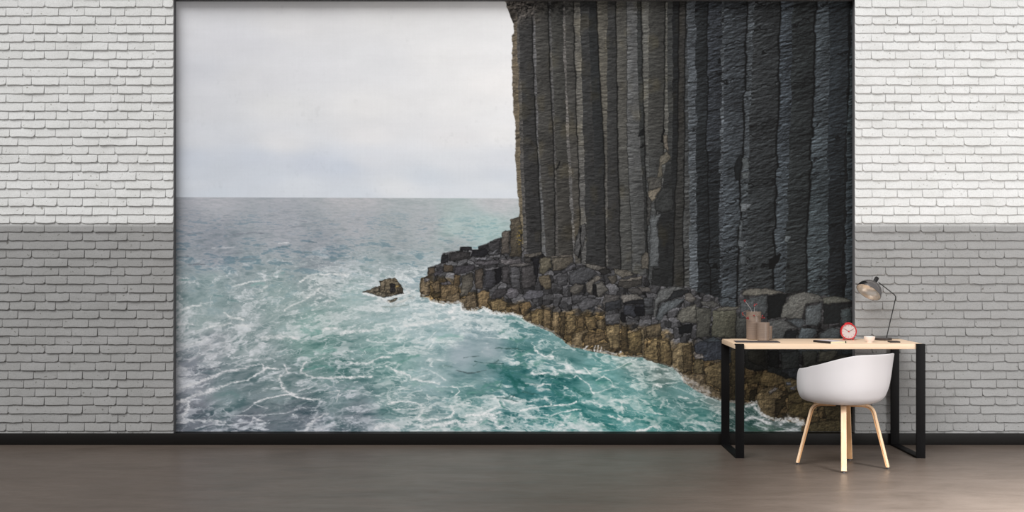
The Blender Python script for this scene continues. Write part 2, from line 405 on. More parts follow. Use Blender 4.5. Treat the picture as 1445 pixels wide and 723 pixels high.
# blocks of the rock shelf: crop key, outline, colour, (shade towards the foot)
BLOCKS = [
    ('9', [(560, 602), (742, 590), (760, 724), (560, 724)], (38, 42, 44), .1), ('9', [(745, 602), (962, 605), (980, 724), (750, 724)], (33, 36, 38), .1), ('9', [(965, 602), (1150, 607), (1160, 724), (980, 724)], (44, 50, 53), .1),
    ('9', [(1150, 602), (1320, 602), (1330, 724), (1160, 724)], (38, 43, 46), .1), ('9', [(1320, 482), (1440, 482), (1440, 724), (1320, 724)], (36, 42, 44), .1), ('9', [(380, 612), (560, 600), (570, 724), (390, 724)], (44, 48, 50), .1),
    ('B', [(560, 5), (742, 5), (745, 172), (640, 190), (560, 160)], (34, 35, 33), .1), ('B', [(1010, 132), (1240, 112), (1300, 60), (1450, 60), (1450, 300), (1010, 262)], (40, 40, 35), .1), ('B', [(740, 140), (860, 160), (1010, 150), (1010, 262), (870, 240), (740, 195)], (30, 33, 33), .1),
    ('B', [(1010, 262), (1450, 290), (1450, 450), (1050, 420)], (66, 58, 40), .1), ('B', [(380, 5), (500, 5), (500, 130), (380, 120)], (42, 46, 50), .1), ('B', [(440, 120), (562, 150), (562, 330), (440, 300)], (76, 66, 44), .15), ('B', [(440, 300), (562, 320), (562, 440), (440, 420)], (88, 76, 54), .15),
    ('5', [(110, 335), (150, 318), (190, 315), (205, 420), (203, 625), (110, 625)], (70, 64, 54), .2), ('5', [(45, 435), (70, 420), (106, 420), (106, 602), (38, 602)], (82, 76, 70), .2),
    ('7', [(385, 103), (478, 100), (480, 132), (400, 137)], (38, 38, 42), 0), ('7', [(235, 170), (290, 160), (295, 230), (235, 228)], (38, 38, 42), 0),
    ('7', [(295, 155), (380, 140), (470, 150), (470, 195), (390, 210), (300, 222)], (50, 48, 49), .1), ('7', [(480, 125), (595, 122), (610, 165), (540, 182), (475, 182)], (32, 32, 36), 0),
    ('7', [(530, 100), (600, 90), (600, 115), (530, 122)], (45, 44, 46), 0), ('7', [(600, 80), (700, 45), (700, 150), (640, 150), (610, 130)], (56, 55, 57), .2),
    ('7', [(640, 45), (700, 40), (700, 62), (650, 65)], (72, 70, 72), .1), ('7', [(610, 160), (680, 118), (690, 130), (640, 165)], (125, 126, 132), 0),
    ('7', [(495, 192), (600, 175), (590, 202), (500, 207)], (120, 120, 126), 0), ('7', [(610, 177), (710, 160), (700, 187), (610, 192)], (110, 110, 114), 0),
    ('7', [(500, 217), (700, 205), (690, 240), (580, 252), (500, 237)], (76, 74, 78), .1), ('7', [(700, 200), (860, 195), (880, 230), (740, 250), (700, 232)], (86, 83, 85), .1),
    ('7', [(345, 262), (500, 240), (500, 285), (400, 312), (340, 322)], (62, 60, 65), .1), ('7', [(400, 330), (485, 300), (490, 400), (440, 482), (385, 492), (395, 400)], (80, 76, 68), -.15),
    ('7', [(500, 290), (570, 270), (565, 432), (500, 432)], (76, 68, 60), 0), ('7', [(575, 278), (690, 255), (705, 268), (600, 302)], (96, 95, 99), 0),
    ('7', [(575, 292), (660, 285), (665, 412), (630, 432), (570, 427)], (57, 57, 62), .1), ('7', [(660, 282), (712, 260), (712, 372), (665, 402)], (22, 22, 26), 0),
    ('7', [(715, 260), (770, 250), (775, 402), (715, 382)], (60, 58, 60), .1), ('7', [(770, 245), (870, 225), (960, 235), (870, 262), (780, 262)], (90, 87, 86), 0),
    ('7', [(775, 262), (855, 262), (860, 432), (780, 422)], (72, 72, 75), .15), ('7', [(860, 267), (960, 240), (985, 402), (870, 442)], (62, 60, 61), .1),
    ('7', [(890, 160), (1030, 140), (1030, 167), (950, 187), (890, 182)], (84, 80, 74), 0), ('7', [(885, 185), (945, 182), (945, 227), (885, 227)], (60, 58, 57), 0),
    ('7', [(950, 182), (1005, 187), (1000, 302), (985, 392), (960, 242)], (27, 27, 31), 0), ('7', [(1010, 192), (1090, 182), (1105, 262), (1040, 322), (1005, 312)], (87, 82, 68), .15),
    ('7', [(1020, 182), (1260, 165), (1265, 182), (1100, 192)], (104, 98, 90), 0), ('7', [(1100, 192), (1265, 177), (1270, 222), (1190, 282), (1110, 292)], (78, 73, 64), .15),
    ('7', [(1000, 332), (1090, 322), (1105, 422), (1060, 442), (1010, 402)], (97, 87, 69), .1), ('7', [(1170, 302), (1280, 230), (1300, 257), (1220, 302)], (82, 82, 87), 0),
    ('7', [(1135, 332), (1230, 297), (1230, 402), (1150, 417)], (68, 68, 71), .1), ('7', [(1240, 302), (1330, 260), (1400, 277), (1430, 332), (1340, 382), (1240, 402)], (60, 62, 67), .15),
    ('7', [(1250, 422), (1300, 395), (1360, 402), (1330, 462), (1270, 482)], (90, 86, 82), .2), ('7', [(1370, 422), (1400, 362), (1445, 335), (1445, 482), (1400, 482)], (82, 82, 80), .2),
    ('7', [(730, 467), (770, 425), (830, 430), (850, 467), (830, 502), (770, 517)], (86, 84, 89), .1), ('7', [(870, 492), (920, 440), (1040, 440), (1050, 482), (980, 512), (900, 522)], (82, 82, 88), .1),
    ('7', [(1300, 542), (1380, 502), (1445, 522), (1445, 602), (1350, 592)], (64, 66, 72), .1),
    ('7', [(70, 402), (90, 345), (155, 345), (150, 482), (80, 502)], (116, 99, 73), .2), ('7', [(155, 392), (225, 362), (235, 452), (190, 477)], (106, 88, 62), .1),
    ('7', [(135, 272), (190, 260), (190, 302), (150, 332), (130, 312)], (97, 83, 66), .1), ('7', [(230, 412), (330, 402), (380, 432), (350, 542), (240, 532)], (113, 93, 63), .1),
    ('7', [(100, 350), (150, 348), (140, 372), (100, 380)], (112, 108, 108), 0), ('7', [(170, 310), (240, 270), (260, 300), (190, 340)], (70, 68, 74), 0),
    ('7', [(255, 240), (330, 250), (330, 300), (260, 300)], (84, 72, 58), .1), ('7', [(340, 320), (390, 320), (380, 420), (330, 400)], (98, 80, 54), .1), ('7', [(235, 385), (300, 370), (320, 400), (240, 405)], (92, 88, 92), 0),
    ('7', [(270, 490), (380, 460), (390, 520), (350, 548), (275, 548)], (118, 100, 72), .1), ('7', [(370, 520), (500, 455), (520, 560), (500, 600), (410, 600)], (108, 92, 68), .1),
    ('7', [(520, 472), (560, 440), (625, 457), (600, 542), (595, 592), (525, 582)], (126, 103, 68), .15), ('7', [(620, 532), (700, 512), (760, 542), (740, 612), (630, 602)], (120, 100, 65), .15),
    ('7', [(620, 512), (660, 440), (740, 425), (760, 460), (700, 510)], (58, 56, 58), .1),
    ('7', [(765, 562), (850, 542), (850, 612), (800, 607)], (108, 88, 58), .1), ('7', [(850, 552), (930, 532), (945, 572), (870, 642)], (115, 92, 58), .1),
    ('7', [(885, 642), (1000, 582), (1040, 602), (1030, 692), (945, 682)], (118, 95, 60), .1),
    ('A', [(325, 92), (390, 52), (385, 122), (345, 132)], (105, 88, 60), .1), ('A', [(390, 57), (485, 32), (480, 112), (460, 172), (390, 142)], (118, 98, 62), .15),
    ('A', [(480, 32), (545, 42), (545, 202), (480, 182)], (110, 91, 60), .15), ('A', [(550, 62), (605, 62), (610, 242), (555, 217)], (126, 105, 71), .2),
    ('A', [(612, 52), (655, 62), (655, 242), (615, 242)], (80, 66, 43), .1), ('A', [(660, 82), (735, 82), (740, 202), (665, 247)], (108, 90, 58), .15),
    ('A', [(745, 97), (800, 82), (810, 192), (750, 182)], (96, 78, 49), .1), ('A', [(805, 102), (885, 92), (905, 192), (830, 202)], (113, 93, 58), .15),
    ('A', [(895, 130), (960, 110), (965, 210), (915, 190)], (92, 78, 54), .1),
    ('A', [(710, 232), (830, 190), (840, 217), (790, 232), (790, 342), (700, 322)], (112, 95, 66), .15), ('A', [(800, 242), (970, 210), (975, 262), (860, 322), (800, 352)], (98, 80, 52), .1),
    ('A', [(970, 172), (1080, 152), (1085, 352), (1010, 352), (985, 272)], (118, 100, 66), .2), ('A', [(1090, 152), (1140, 182), (1150, 372), (1090, 362)], (76, 62, 38), .1),
    ('A', [(1140, 232), (1250, 192), (1255, 382), (1155, 382)], (98, 82, 50), .2), ('A', [(1255, 172), (1275, 202), (1270, 412), (1255, 402)], (124, 107, 75), .1),
    ('A', [(965, 82), (1050, 62), (1085, 72), (1080, 152), (970, 162)], (74, 74, 76), .1), ('A', [(1085, 62), (1137, 62), (1130, 142), (1090, 142)], (20, 20, 22), 0),
    ('A', [(1285, 172), (1400, 140), (1412, 242), (1290, 252)], (100, 86, 62), .1), ('A', [(860, 330), (1000, 290), (1010, 350), (880, 380)], (92, 78, 54), 0),
    ('8', [(15, 202), (100, 150), (200, 150), (240, 202), (130, 282), (20, 292)], (62, 63, 66), .15), ('8', [(140, 117), (300, 152), (350, 182), (290, 212), (240, 182), (150, 152)], (85, 82, 77), .1),
    ('8', [(150, 282), (230, 215), (285, 232), (210, 282), (190, 372), (150, 342)], (90, 86, 80), .2), ('8', [(215, 292), (270, 260), (325, 322), (280, 382), (240, 387), (200, 372)], (82, 80, 76), .1),
    ('8', [(205, 282), (228, 287), (240, 382), (200, 372)], (24, 24, 26), 0), ('8', [(25, 312), (70, 280), (135, 292), (120, 332), (70, 362), (20, 352)], (80, 77, 72), .15),
    ('8', [(315, 227), (390, 205), (400, 262), (350, 292)], (72, 68, 62), .1), ('8', [(360, 162), (480, 172), (530, 212), (440, 237), (380, 202)], (90, 86, 78), 0),
    ('8', [(240, 172), (330, 160), (350, 200), (270, 215)], (40, 39, 38), 0),
    ('8', [(400, 252), (590, 220), (585, 247), (420, 272)], (100, 95, 88), 0), ('8', [(400, 267), (585, 247), (590, 292), (470, 322), (400, 302)], (56, 54, 51), .1),
    ('8', [(475, 322), (560, 310), (600, 347), (580, 377), (490, 352)], (65, 63, 62), .1), ('8', [(550, 302), (650, 312), (665, 347), (590, 347)], (82, 79, 76), 0),
    ('8', [(425, 372), (540, 360), (600, 402), (520, 412), (430, 437)], (97, 94, 90), .1), ('8', [(430, 432), (520, 412), (600, 405), (600, 442), (440, 442)], (29, 30, 33), 0),
    ('8', [(275, 432), (300, 362), (420, 372), (420, 412), (340, 432), (300, 502)], (70, 68, 67), .1), ('8', [(70, 442), (150, 392), (270, 402), (240, 452), (120, 502)], (74, 74, 77), .15),
    ('8', [(300, 432), (420, 402), (430, 472), (380, 482), (300, 502)], (44, 46, 50), .1), ('8', [(440, 452), (600, 447), (605, 522), (520, 547), (440, 522)], (46, 48, 54), .1),
    ('8', [(525, 462), (612, 462), (612, 532), (540, 542)], (17, 18, 21), 0), ('8', [(600, 397), (680, 387), (675, 462), (600, 462)], (62, 64, 67), .1),
    ('8', [(605, 470), (680, 465), (675, 530), (610, 520)], (52, 54, 56), .1),
    ('8', [(675, 542), (690, 402), (720, 332), (850, 300), (950, 320), (850, 342), (790, 402), (720, 432), (700, 542)], (78, 80, 80), .15),
    ('8', [(790, 402), (840, 337), (950, 327), (960, 352), (880, 392), (800, 407)], (33, 35, 37), 0), ('8', [(740, 432), (880, 397), (930, 402), (870, 452), (790, 502), (740, 572), (690, 560)], (74, 79, 82), .15),
    ('8', [(860, 532), (900, 472), (1010, 442), (1005, 582), (880, 572)], (97, 95, 87), .15), ('8', [(870, 622), (980, 592), (980, 662), (880, 682)], (18, 20, 22), 0),
    ('8', [(930, 362), (970, 352), (1020, 402), (980, 432), (920, 412)], (86, 83, 79), .1), ('8', [(1050, 422), (1150, 417), (1215, 447), (1150, 472), (1060, 452)], (72, 72, 70), .1),
    ('9', [(180, 352), (300, 362), (290, 592), (180, 592)], (62, 62, 57), .15), ('9', [(310, 382), (500, 352), (490, 602), (300, 592)], (74, 74, 63), .15),
    ('9', [(315, 380), (380, 352), (520, 347), (500, 372), (400, 388)], (88, 86, 78), 0), ('9', [(495, 422), (580, 382), (580, 602), (490, 602)], (60, 62, 60), .15),
    ('9', [(20, 440), (60, 375), (180, 330), (185, 480), (60, 480)], (92, 91, 84), .15), ('9', [(220, 622), (320, 582), (380, 622), (500, 722), (220, 722)], (52, 58, 63), .1),
    ('9', [(520, 442), (525, 300), (740, 257), (735, 402), (700, 432)], (62, 66, 68), .15), ('9', [(530, 262), (545, 232), (600, 207), (740, 207), (880, 242), (740, 259), (620, 268)], (90, 88, 81), 0),
    ('9', [(740, 262), (900, 247), (840, 432), (740, 452)], (14, 16, 17), 0),
    ('9', [(840, 442), (860, 342), (920, 262), (1030, 230), (1160, 262), (1180, 312), (1040, 332), (1010, 452), (900, 442)], (77, 78, 75), .15),
    ('9', [(1040, 352), (1170, 322), (1160, 462), (1130, 502), (1030, 492)], (68, 74, 77), .1), ('9', [(1170, 282), (1260, 262), (1380, 292), (1400, 312), (1300, 322), (1180, 332)], (73, 75, 69), 0),
    ('9', [(1175, 337), (1400, 317), (1400, 352), (1310, 372), (1310, 482), (1180, 482)], (21, 24, 25), 0), ('9', [(1310, 372), (1400, 362), (1400, 482), (1320, 492)], (50, 58, 60), .1),
    ('9', [(740, 462), (860, 452), (985, 522), (900, 532), (860, 602), (760, 602)], (68, 70, 70), .1), ('9', [(870, 547), (985, 527), (960, 612), (870, 612)], (21, 23, 25), 0),
    ('9', [(880, 452), (1010, 442), (1040, 482), (985, 522)], (60, 66, 70), 0), ('9', [(1000, 512), (1120, 522), (1130, 552), (1090, 602), (975, 607)], (66, 74, 78), .1),
    ('9', [(1140, 562), (1250, 512), (1310, 532), (1310, 602), (1150, 612)], (62, 68, 70), .1),
    ('B', [(590, 30), (720, 30), (720, 160), (590, 120)], (38, 38, 33), .1), ('B', [(745, 30), (830, 30), (830, 170), (750, 150)], (24, 26, 26), 0), ('B', [(845, 42), (990, 32), (990, 172), (850, 182)], (42, 46, 46), .1),
    ('B', [(1010, 32), (1130, 32), (1120, 132), (1020, 152)], (45, 47, 43), .1), ('B', [(1140, 32), (1300, 32), (1240, 112), (1140, 122)], (58, 58, 50), .1), ('B', [(840, 180), (1000, 160), (1010, 260), (900, 230)], (40, 44, 48), 0),
    ('B', [(680, 262), (700, 200), (740, 190), (870, 232), (860, 282), (790, 312), (690, 312)], (112, 94, 57), .1), ('B', [(570, 262), (690, 197), (670, 292), (580, 302)], (97, 82, 49), .1),
    ('B', [(570, 312), (640, 322), (600, 422), (565, 422)], (86, 71, 42), .1), ('B', [(600, 340), (655, 330), (640, 430), (600, 430)], (52, 44, 28), 0), ('B', [(860, 240), (1000, 260), (1010, 330), (900, 360), (870, 300)], (92, 80, 52), .1),
    ('B', [(650, 382), (690, 322), (790, 312), (880, 352), (800, 422), (790, 582), (700, 542), (655, 462)], (110, 94, 63), .15), ('B', [(800, 422), (892, 372), (880, 452), (800, 572)], (60, 50, 31), 0),
    ('B', [(740, 350), (800, 310), (830, 330), (750, 370)], (125, 120, 115), 0), ('B', [(880, 270), (920, 275), (930, 300), (890, 305)], (110, 115, 125), 0), ('B', [(910, 320), (970, 305), (960, 335), (920, 340)], (105, 108, 115), 0),
    ('B', [(900, 372), (1010, 332), (1050, 402), (1080, 432), (1000, 442), (900, 432)], (88, 75, 45), .1), ('B', [(905, 452), (1010, 432), (1100, 432), (1080, 562), (960, 542), (900, 522)], (82, 70, 40), .15),
    ('B', [(1060, 602), (1200, 572), (1450, 582), (1450, 682), (1060, 682)], (76, 66, 41), .1), ('B', [(1180, 472), (1450, 442), (1450, 572), (1200, 572)], (68, 58, 36), .1),
    ('C', [(600, 262), (680, 150), (800, 182), (825, 262), (815, 382), (720, 352), (610, 312)], (110, 92, 58), .25), ('C', [(700, 180), (735, 190), (735, 350), (715, 345)], (78, 64, 40), 0),
    ('C', [(825, 252), (880, 190), (985, 182), (985, 402), (900, 432), (820, 382)], (112, 96, 66), .2), ('C', [(905, 222), (985, 184), (985, 402), (912, 422)], (84, 70, 46), .1),
    ('C', [(990, 322), (1070, 312), (1075, 432), (990, 432)], (88, 76, 50), .1), ('C', [(1000, 202), (1050, 180), (1220, 182), (1220, 322), (1080, 332), (1010, 300)], (50, 54, 62), 0),
    ('C', [(1080, 382), (1210, 332), (1220, 562), (1090, 502)], (102, 86, 56), .2), ('C', [(990, 280), (1060, 270), (1080, 310), (1000, 320)], (118, 112, 108), 0),
    ('C', [(920, 442), (1080, 432), (1080, 502), (1200, 572), (1220, 642), (1100, 612), (920, 522)], (106, 90, 64), 0),
    ('C', [(1285, 240), (1330, 240), (1330, 640), (1285, 640)], (78, 68, 46), .1),
    ('3', [(1250, 722), (1290, 502), (1340, 462), (1380, 522), (1305, 582), (1300, 722)], (86, 82, 72), .1), ('3', [(1310, 330), (1345, 340), (1355, 470), (1310, 440)], (92, 86, 76), 0),
    ('5', [(1185, 0), (1300, 0), (1300, 75), (1190, 110)], (70, 69, 65), 0), ('5', [(1190, 112), (1300, 72), (1285, 105), (1230, 192), (1205, 190)], (106, 99, 86), 0), ('5', [(1185, 130), (1225, 190), (1200, 380), (1185, 380)], (66, 66, 64), 0),
    ('5', [(1240, 190), (1300, 80), (1390, 90), (1390, 262), (1300, 285), (1250, 262)], (46, 48, 48), 0), ('5', [(1205, 300), (1300, 285), (1262, 380), (1280, 482), (1272, 702), (1200, 702)], (80, 84, 86), 0),
    ('5', [(1135, 620), (1180, 580), (1200, 600), (1195, 722), (1140, 722)], (86, 82, 74), 0), ('5', [(655, 380), (700, 360), (715, 440), (690, 520), (660, 640), (610, 600), (620, 520)], (72, 72, 72), 0),
    ('6', [(527, 205), (620, 210), (560, 275), (527, 272)], (92, 98, 102), 0), ('6', [(520, 335), (550, 335), (535, 480), (508, 480)], (72, 78, 82), 0), ('6', [(508, 490), (570, 500), (550, 560), (508, 550)], (76, 82, 86), 0),
    ('6', [(520, 615), (580, 612), (570, 680), (520, 690)], (70, 76, 80), 0), ('6', [(870, 460), (930, 462), (900, 520), (870, 500)], (80, 88, 92), 0), ('6', [(760, 640), (830, 600), (850, 610), (790, 722), (750, 722)], (8, 9, 10), 0),
    ('4', [(535, 515), (590, 510), (600, 600), (540, 610)], (72, 78, 80), 0), ('4', [(535, 632), (600, 625), (590, 680), (535, 680)], (78, 84, 86), 0), ('4', [(480, 560), (530, 490), (545, 500), (520, 700), (480, 680)], (22, 25, 27), 0),
    ('3', [(1115, 330), (1160, 270), (1160, 345), (1110, 352)], (20, 22, 23), 0), ('3', [(1120, 445), (1155, 395), (1158, 440)], (20, 22, 23), 0),
    ('3', [(1290, 390), (1315, 255), (1322, 300), (1308, 400)], (12, 13, 14), 0), ('3', [(470, 600), (500, 540), (505, 560), (480, 615)], (34, 34, 34), 0), ('5', [(655, 400), (668, 390), (668, 600), (640, 650), (662, 560)], (14, 14, 15), 0),
]

# foam lines and dark water marks drawn one by one: crop key, line, width in crop pixels, colour, strength
STROKES = [
    ('E', [(20, 320), (120, 310), (300, 250), (420, 200), (560, 170), (720, 130)], 22, (205, 208, 213), .8), ('E', [(30, 440), (130, 415), (230, 370), (380, 320)], 34, (212, 214, 219), .95),
    ('E', [(380, 320), (480, 285), (600, 260), (680, 215), (760, 165), (850, 170)], 18, (212, 216, 219), .9), ('E', [(145, 420), (150, 470), (110, 520), (100, 580)], 36, (208, 211, 217), .9),
    ('E', [(30, 600), (150, 575), (300, 580), (420, 590)], 30, (200, 204, 211), .8), ('E', [(200, 640), (330, 605), (480, 610), (620, 590)], 12, (190, 195, 204), .7),
    ('E', [(660, 440), (760, 405), (900, 375), (960, 370)], 14, (212, 215, 219), .9), ('E', [(870, 220), (860, 280), (890, 330), (960, 370), (1010, 400), (1180, 410)], 24, (214, 217, 220), .9),
    ('E', [(570, 510), (660, 450), (760, 480)], 10, (196, 200, 208), .7), ('E', [(420, 490), (480, 540), (640, 540), (900, 520), (1000, 490)], 10, (190, 196, 204), .75), ('E', [(640, 590), (660, 555), (740, 590)], 18, (205, 208, 214), .8),
    ('E', [(720, 130), (740, 180), (680, 210)], 16, (208, 212, 216), .9), ('E', [(900, 140), (930, 200), (870, 230)], 20, (212, 215, 218), .9), ('E', [(1060, 120), (1030, 200), (1130, 240), (1445, 235)], 20, (214, 217, 219), .85),
    ('E', [(1060, 640), (1130, 570), (1210, 530), (1240, 530)], 22, (205, 208, 213), .8), ('E', [(1060, 650), (1200, 640), (1340, 590)], 14, (200, 204, 210), .7),
    ('E', [(400, 660), (480, 630), (680, 660)], 10, (180, 186, 196), .6), ('E', [(1220, 360), (1330, 340), (1310, 430)], 10, (205, 210, 213), .7),
    ('E', [(180, 185), (300, 175), (400, 160)], 10, (98, 108, 122), .7), ('E', [(60, 230), (160, 235), (300, 215)], 14, (110, 120, 133), .6), ('E', [(60, 400), (160, 385)], 18, (102, 118, 128), .7),
    ('E', [(800, 450), (900, 470), (980, 440)], 18, (75, 95, 105), .6), ('E', [(420, 660), (520, 655), (640, 665)], 16, (70, 85, 98), .7), ('E', [(700, 590), (900, 575), (1050, 560)], 12, (82, 98, 110), .6),
    ('E', [(1060, 180), (1180, 150), (1260, 160), (1270, 190)], 20, (66, 138, 128), .7), ('E', [(960, 450), (1060, 440), (1140, 450)], 16, (70, 105, 108), .6), ('E', [(1260, 640), (1380, 650)], 18, (72, 92, 105), .6),
    ('E', [(1380, 330), (1445, 320)], 18, (62, 132, 122), .7), ('E', [(360, 380), (480, 360), (540, 390)], 44, (98, 138, 140), .5),
    ('H', [(80, 380), (200, 340), (320, 320)], 22, (212, 217, 218), .7), ('H', [(60, 490), (180, 480)], 26, (212, 215, 219), .7), ('H', [(220, 540), (330, 500), (480, 490), (640, 500)], 24, (214, 218, 219), .7),
    ('H', [(420, 390), (470, 430), (580, 450)], 20, (216, 220, 220), .7), ('H', [(500, 190), (640, 150), (740, 145)], 16, (214, 219, 220), .8), ('H', [(720, 230), (760, 190)], 24, (212, 218, 218), .6),
    ('H', [(1030, 150), (1080, 110), (1180, 95), (1400, 100)], 20, (220, 223, 223), .85), ('H', [(900, 380), (960, 340), (1100, 270), (1180, 200)], 18, (220, 223, 223), .7),
    ('H', [(1200, 530), (1240, 520), (1300, 520)], 24, (222, 224, 224), .8), ('H', [(1120, 590), (1200, 560), (1210, 530)], 14, (220, 223, 223), .8), ('H', [(1040, 530), (1110, 560), (1180, 540)], 50, (112, 168, 160), .8),
    ('H', [(720, 600), (850, 580), (1000, 600)], 34, (214, 217, 219), .7), ('H', [(1150, 700), (1300, 690)], 30, (118, 172, 164), .7), ('H', [(460, 300), (540, 310)], 14, (92, 140, 142), .8), ('H', [(70, 145), (140, 142)], 16, (105, 150, 150), .8),
    ('H', [(640, 185), (700, 165), (740, 175)], 22, (125, 172, 170), .7), ('H', [(110, 660), (200, 640), (300, 600)], 20, (214, 217, 220), .6), ('H', [(340, 260), (420, 265)], 12, (98, 145, 146), .8), ('H', [(200, 20), (260, 15)], 12, (110, 125, 138), .7),
    ('D', [(520, 500), (620, 490), (740, 470), (900, 440)], 26, (222, 225, 225), .7), ('D', [(0, 570), (100, 540), (300, 530)], 26, (222, 225, 225), .7), ('D', [(600, 640), (700, 600), (760, 540)], 10, (216, 222, 222), .8), ('D', [(700, 680), (740, 610)], 12, (215, 221, 221), .7),
    ('D', [(860, 400), (900, 350), (960, 340), (960, 380)], 34, (228, 230, 230), .8), ('D', [(980, 390), (1060, 400), (1130, 370), (1180, 400)], 28, (230, 232, 232), .8), ('D', [(700, 300), (720, 320), (830, 340)], 20, (226, 229, 229), .9),
    ('D', [(760, 600), (850, 580), (960, 600)], 40, (118, 178, 168), .5), ('D', [(160, 690), (300, 680)], 26, (116, 174, 164), .6), ('D', [(1250, 560), (1290, 550)], 26, (70, 138, 128), .8), ('D', [(1340, 600), (1400, 620), (1445, 600)], 24, (60, 130, 120), .8), ('D', [(1220, 670), (1400, 680)], 14, (55, 105, 102), .8),
    ('D', [(1300, 440), (1380, 440), (1440, 470)], 16, (100, 158, 148), .6), ('D', [(640, 280), (690, 290)], 14, (120, 140, 140), .7),
    ('F', [(0, 245), (120, 240), (250, 230)], 18, (220, 224, 224), .85), ('F', [(80, 130), (220, 125), (310, 85), (400, 80)], 18, (218, 223, 223), .85), ('F', [(360, 155), (450, 190), (540, 215), (550, 250), (640, 265), (780, 285)], 18, (222, 226, 226), .85),
    ('F', [(860, 315), (920, 320), (935, 350), (900, 385)], 8, (230, 233, 232), .95), ('F', [(640, 170), (720, 190), (830, 260)], 14, (208, 218, 218), .7), ('F', [(760, 310), (1060, 310)], 12, (196, 212, 212), .7),
    ('F', [(380, 445), (470, 425), (600, 440), (640, 460)], 18, (222, 226, 226), .8), ('F', [(420, 490), (560, 490), (660, 470)], 16, (215, 220, 221), .7), ('F', [(650, 500), (610, 550), (640, 580), (800, 560), (880, 540), (890, 500)], 26, (224, 227, 227), .8),
    ('F', [(890, 500), (870, 460), (1020, 440)], 22, (222, 226, 226), .7), ('F', [(620, 640), (800, 610), (920, 580), (950, 610), (1050, 600), (1090, 570)], 30, (226, 228, 229), .85), ('F', [(1000, 540), (1200, 530), (1250, 520)], 26, (228, 230, 230), .85),
    ('F', [(280, 640), (360, 600), (460, 640)], 44, (214, 217, 220), .8), ('F', [(1240, 420), (1250, 460), (1150, 510)], 16, (220, 225, 225), .8), ('F', [(1170, 410), (1250, 400), (1290, 440)], 14, (222, 226, 226), .8),
    ('F', [(460, 130), (560, 80), (620, 70)], 22, (88, 152, 142), .7), ('F', [(330, 530), (370, 505)], 10, (62, 105, 110), .8), ('F', [(40, 530), (120, 510)], 18, (78, 110, 118), .6), ('F', [(560, 290), (680, 290), (800, 340)], 30, (130, 178, 170), .4),
    ('F', [(910, 180), (990, 205), (1060, 200), (1150, 180)], 7, (66, 92, 96), .85), ('F', [(970, 85), (1010, 75), (1090, 70)], 9, (62, 96, 98), .8), ('F', [(1060, 110), (1130, 125), (1280, 130)], 10, (40, 88, 88), .9), ('F', [(1040, 150), (1070, 130)], 6, (60, 100, 100), .8), ('F', [(1200, 130), (1240, 100)], 6, (66, 104, 104), .8),
    ('F', [(1170, 150), (1260, 165), (1360, 180), (1420, 150), (1445, 130)], 36, (42, 112, 108), .9), ('F', [(1215, 8), (1300, 12), (1400, 15)], 8, (50, 92, 92), .85), ('F', [(1380, 80), (1420, 110)], 30, (58, 128, 122), .8), ('F', [(820, 140), (880, 155)], 7, (90, 130, 130), .7), ('F', [(740, 160), (830, 150), (880, 170)], 8, (120, 158, 156), .6),
    ('F', [(1280, 200), (1330, 240), (1380, 300), (1400, 350)], 40, (18, 102, 98), .95), ('F', [(1400, 270), (1445, 280)], 30, (16, 96, 94), .9), ('F', [(1110, 330), (1160, 290), (1240, 270)], 26, (72, 142, 134), .8), ('F', [(1190, 350), (1250, 320), (1270, 270)], 22, (60, 132, 124), .8), ('F', [(1000, 365), (1080, 350), (1130, 360)], 24, (82, 148, 138), .8),
    ('F', [(1280, 400), (1340, 415), (1400, 430)], 12, (38, 84, 84), .8), ('F', [(1340, 410), (1370, 375)], 8, (44, 92, 92), .8), ('F', [(1250, 430), (1290, 480)], 16, (70, 138, 130), .7), ('F', [(1240, 580), (1270, 600)], 26, (74, 142, 132), .8), ('F', [(880, 640), (960, 650)], 26, (86, 150, 142), .8), ('F', [(1100, 610), (1150, 580)], 22, (90, 156, 148), .7), ('F', [(640, 650), (780, 630)], 18, (110, 160, 155), .6), ('F', [(640, 530), (690, 550)], 24, (105, 155, 150), .6),
    ('G', [(170, 150), (210, 210), (240, 280), (290, 350)], 30, (22, 108, 104), .9), ('G', [(200, 230), (250, 250)], 44, (12, 98, 94), .9), ('G', [(290, 270), (340, 310)], 44, (14, 100, 96), .9), ('G', [(320, 350), (440, 375)], 20, (28, 92, 90), .85),
    ('G', [(90, 140), (200, 165), (300, 170)], 30, (52, 120, 116), .85), ('G', [(280, 40), (320, 100), (340, 160)], 40, (60, 132, 124), .8), ('G', [(440, 210), (540, 235), (640, 235)], 14, (40, 112, 106), .85), ('G', [(600, 205), (680, 225)], 34, (46, 122, 114), .85), ('G', [(720, 330), (800, 370), (850, 380)], 34, (26, 112, 106), .9),
    ('G', [(540, 330), (620, 380), (700, 410)], 38, (30, 116, 110), .85), ('G', [(560, 270), (640, 300)], 22, (40, 122, 116), .8), ('G', [(480, 455), (560, 460), (660, 455)], 12, (28, 104, 100), .85), ('G', [(120, 400), (200, 400), (230, 380)], 10, (30, 88, 88), .8), ('G', [(0, 345), (60, 340), (120, 280)], 26, (70, 140, 132), .7), ('G', [(230, 200), (330, 220), (400, 250)], 18, (40, 118, 110), .8),
    ('G', [(420, 130), (480, 110)], 40, (62, 138, 128), .7), ('G', [(300, 60), (420, 20)], 26, (66, 138, 128), .6), ('G', [(1080, 150), (1160, 140)], 30, (62, 124, 110), .7), ('G', [(920, 280), (1000, 280)], 44, (66, 150, 138), .6),
    ('G', [(420, 10), (440, 50), (500, 75), (560, 80)], 22, (222, 226, 225), .9), ('G', [(390, 210), (480, 215), (600, 205)], 28, (208, 216, 216), .85), ('G', [(670, 165), (700, 190), (770, 200)], 40, (220, 224, 224), .85), ('G', [(720, 240), (740, 220), (830, 290), (880, 370)], 14, (216, 222, 221), .85),
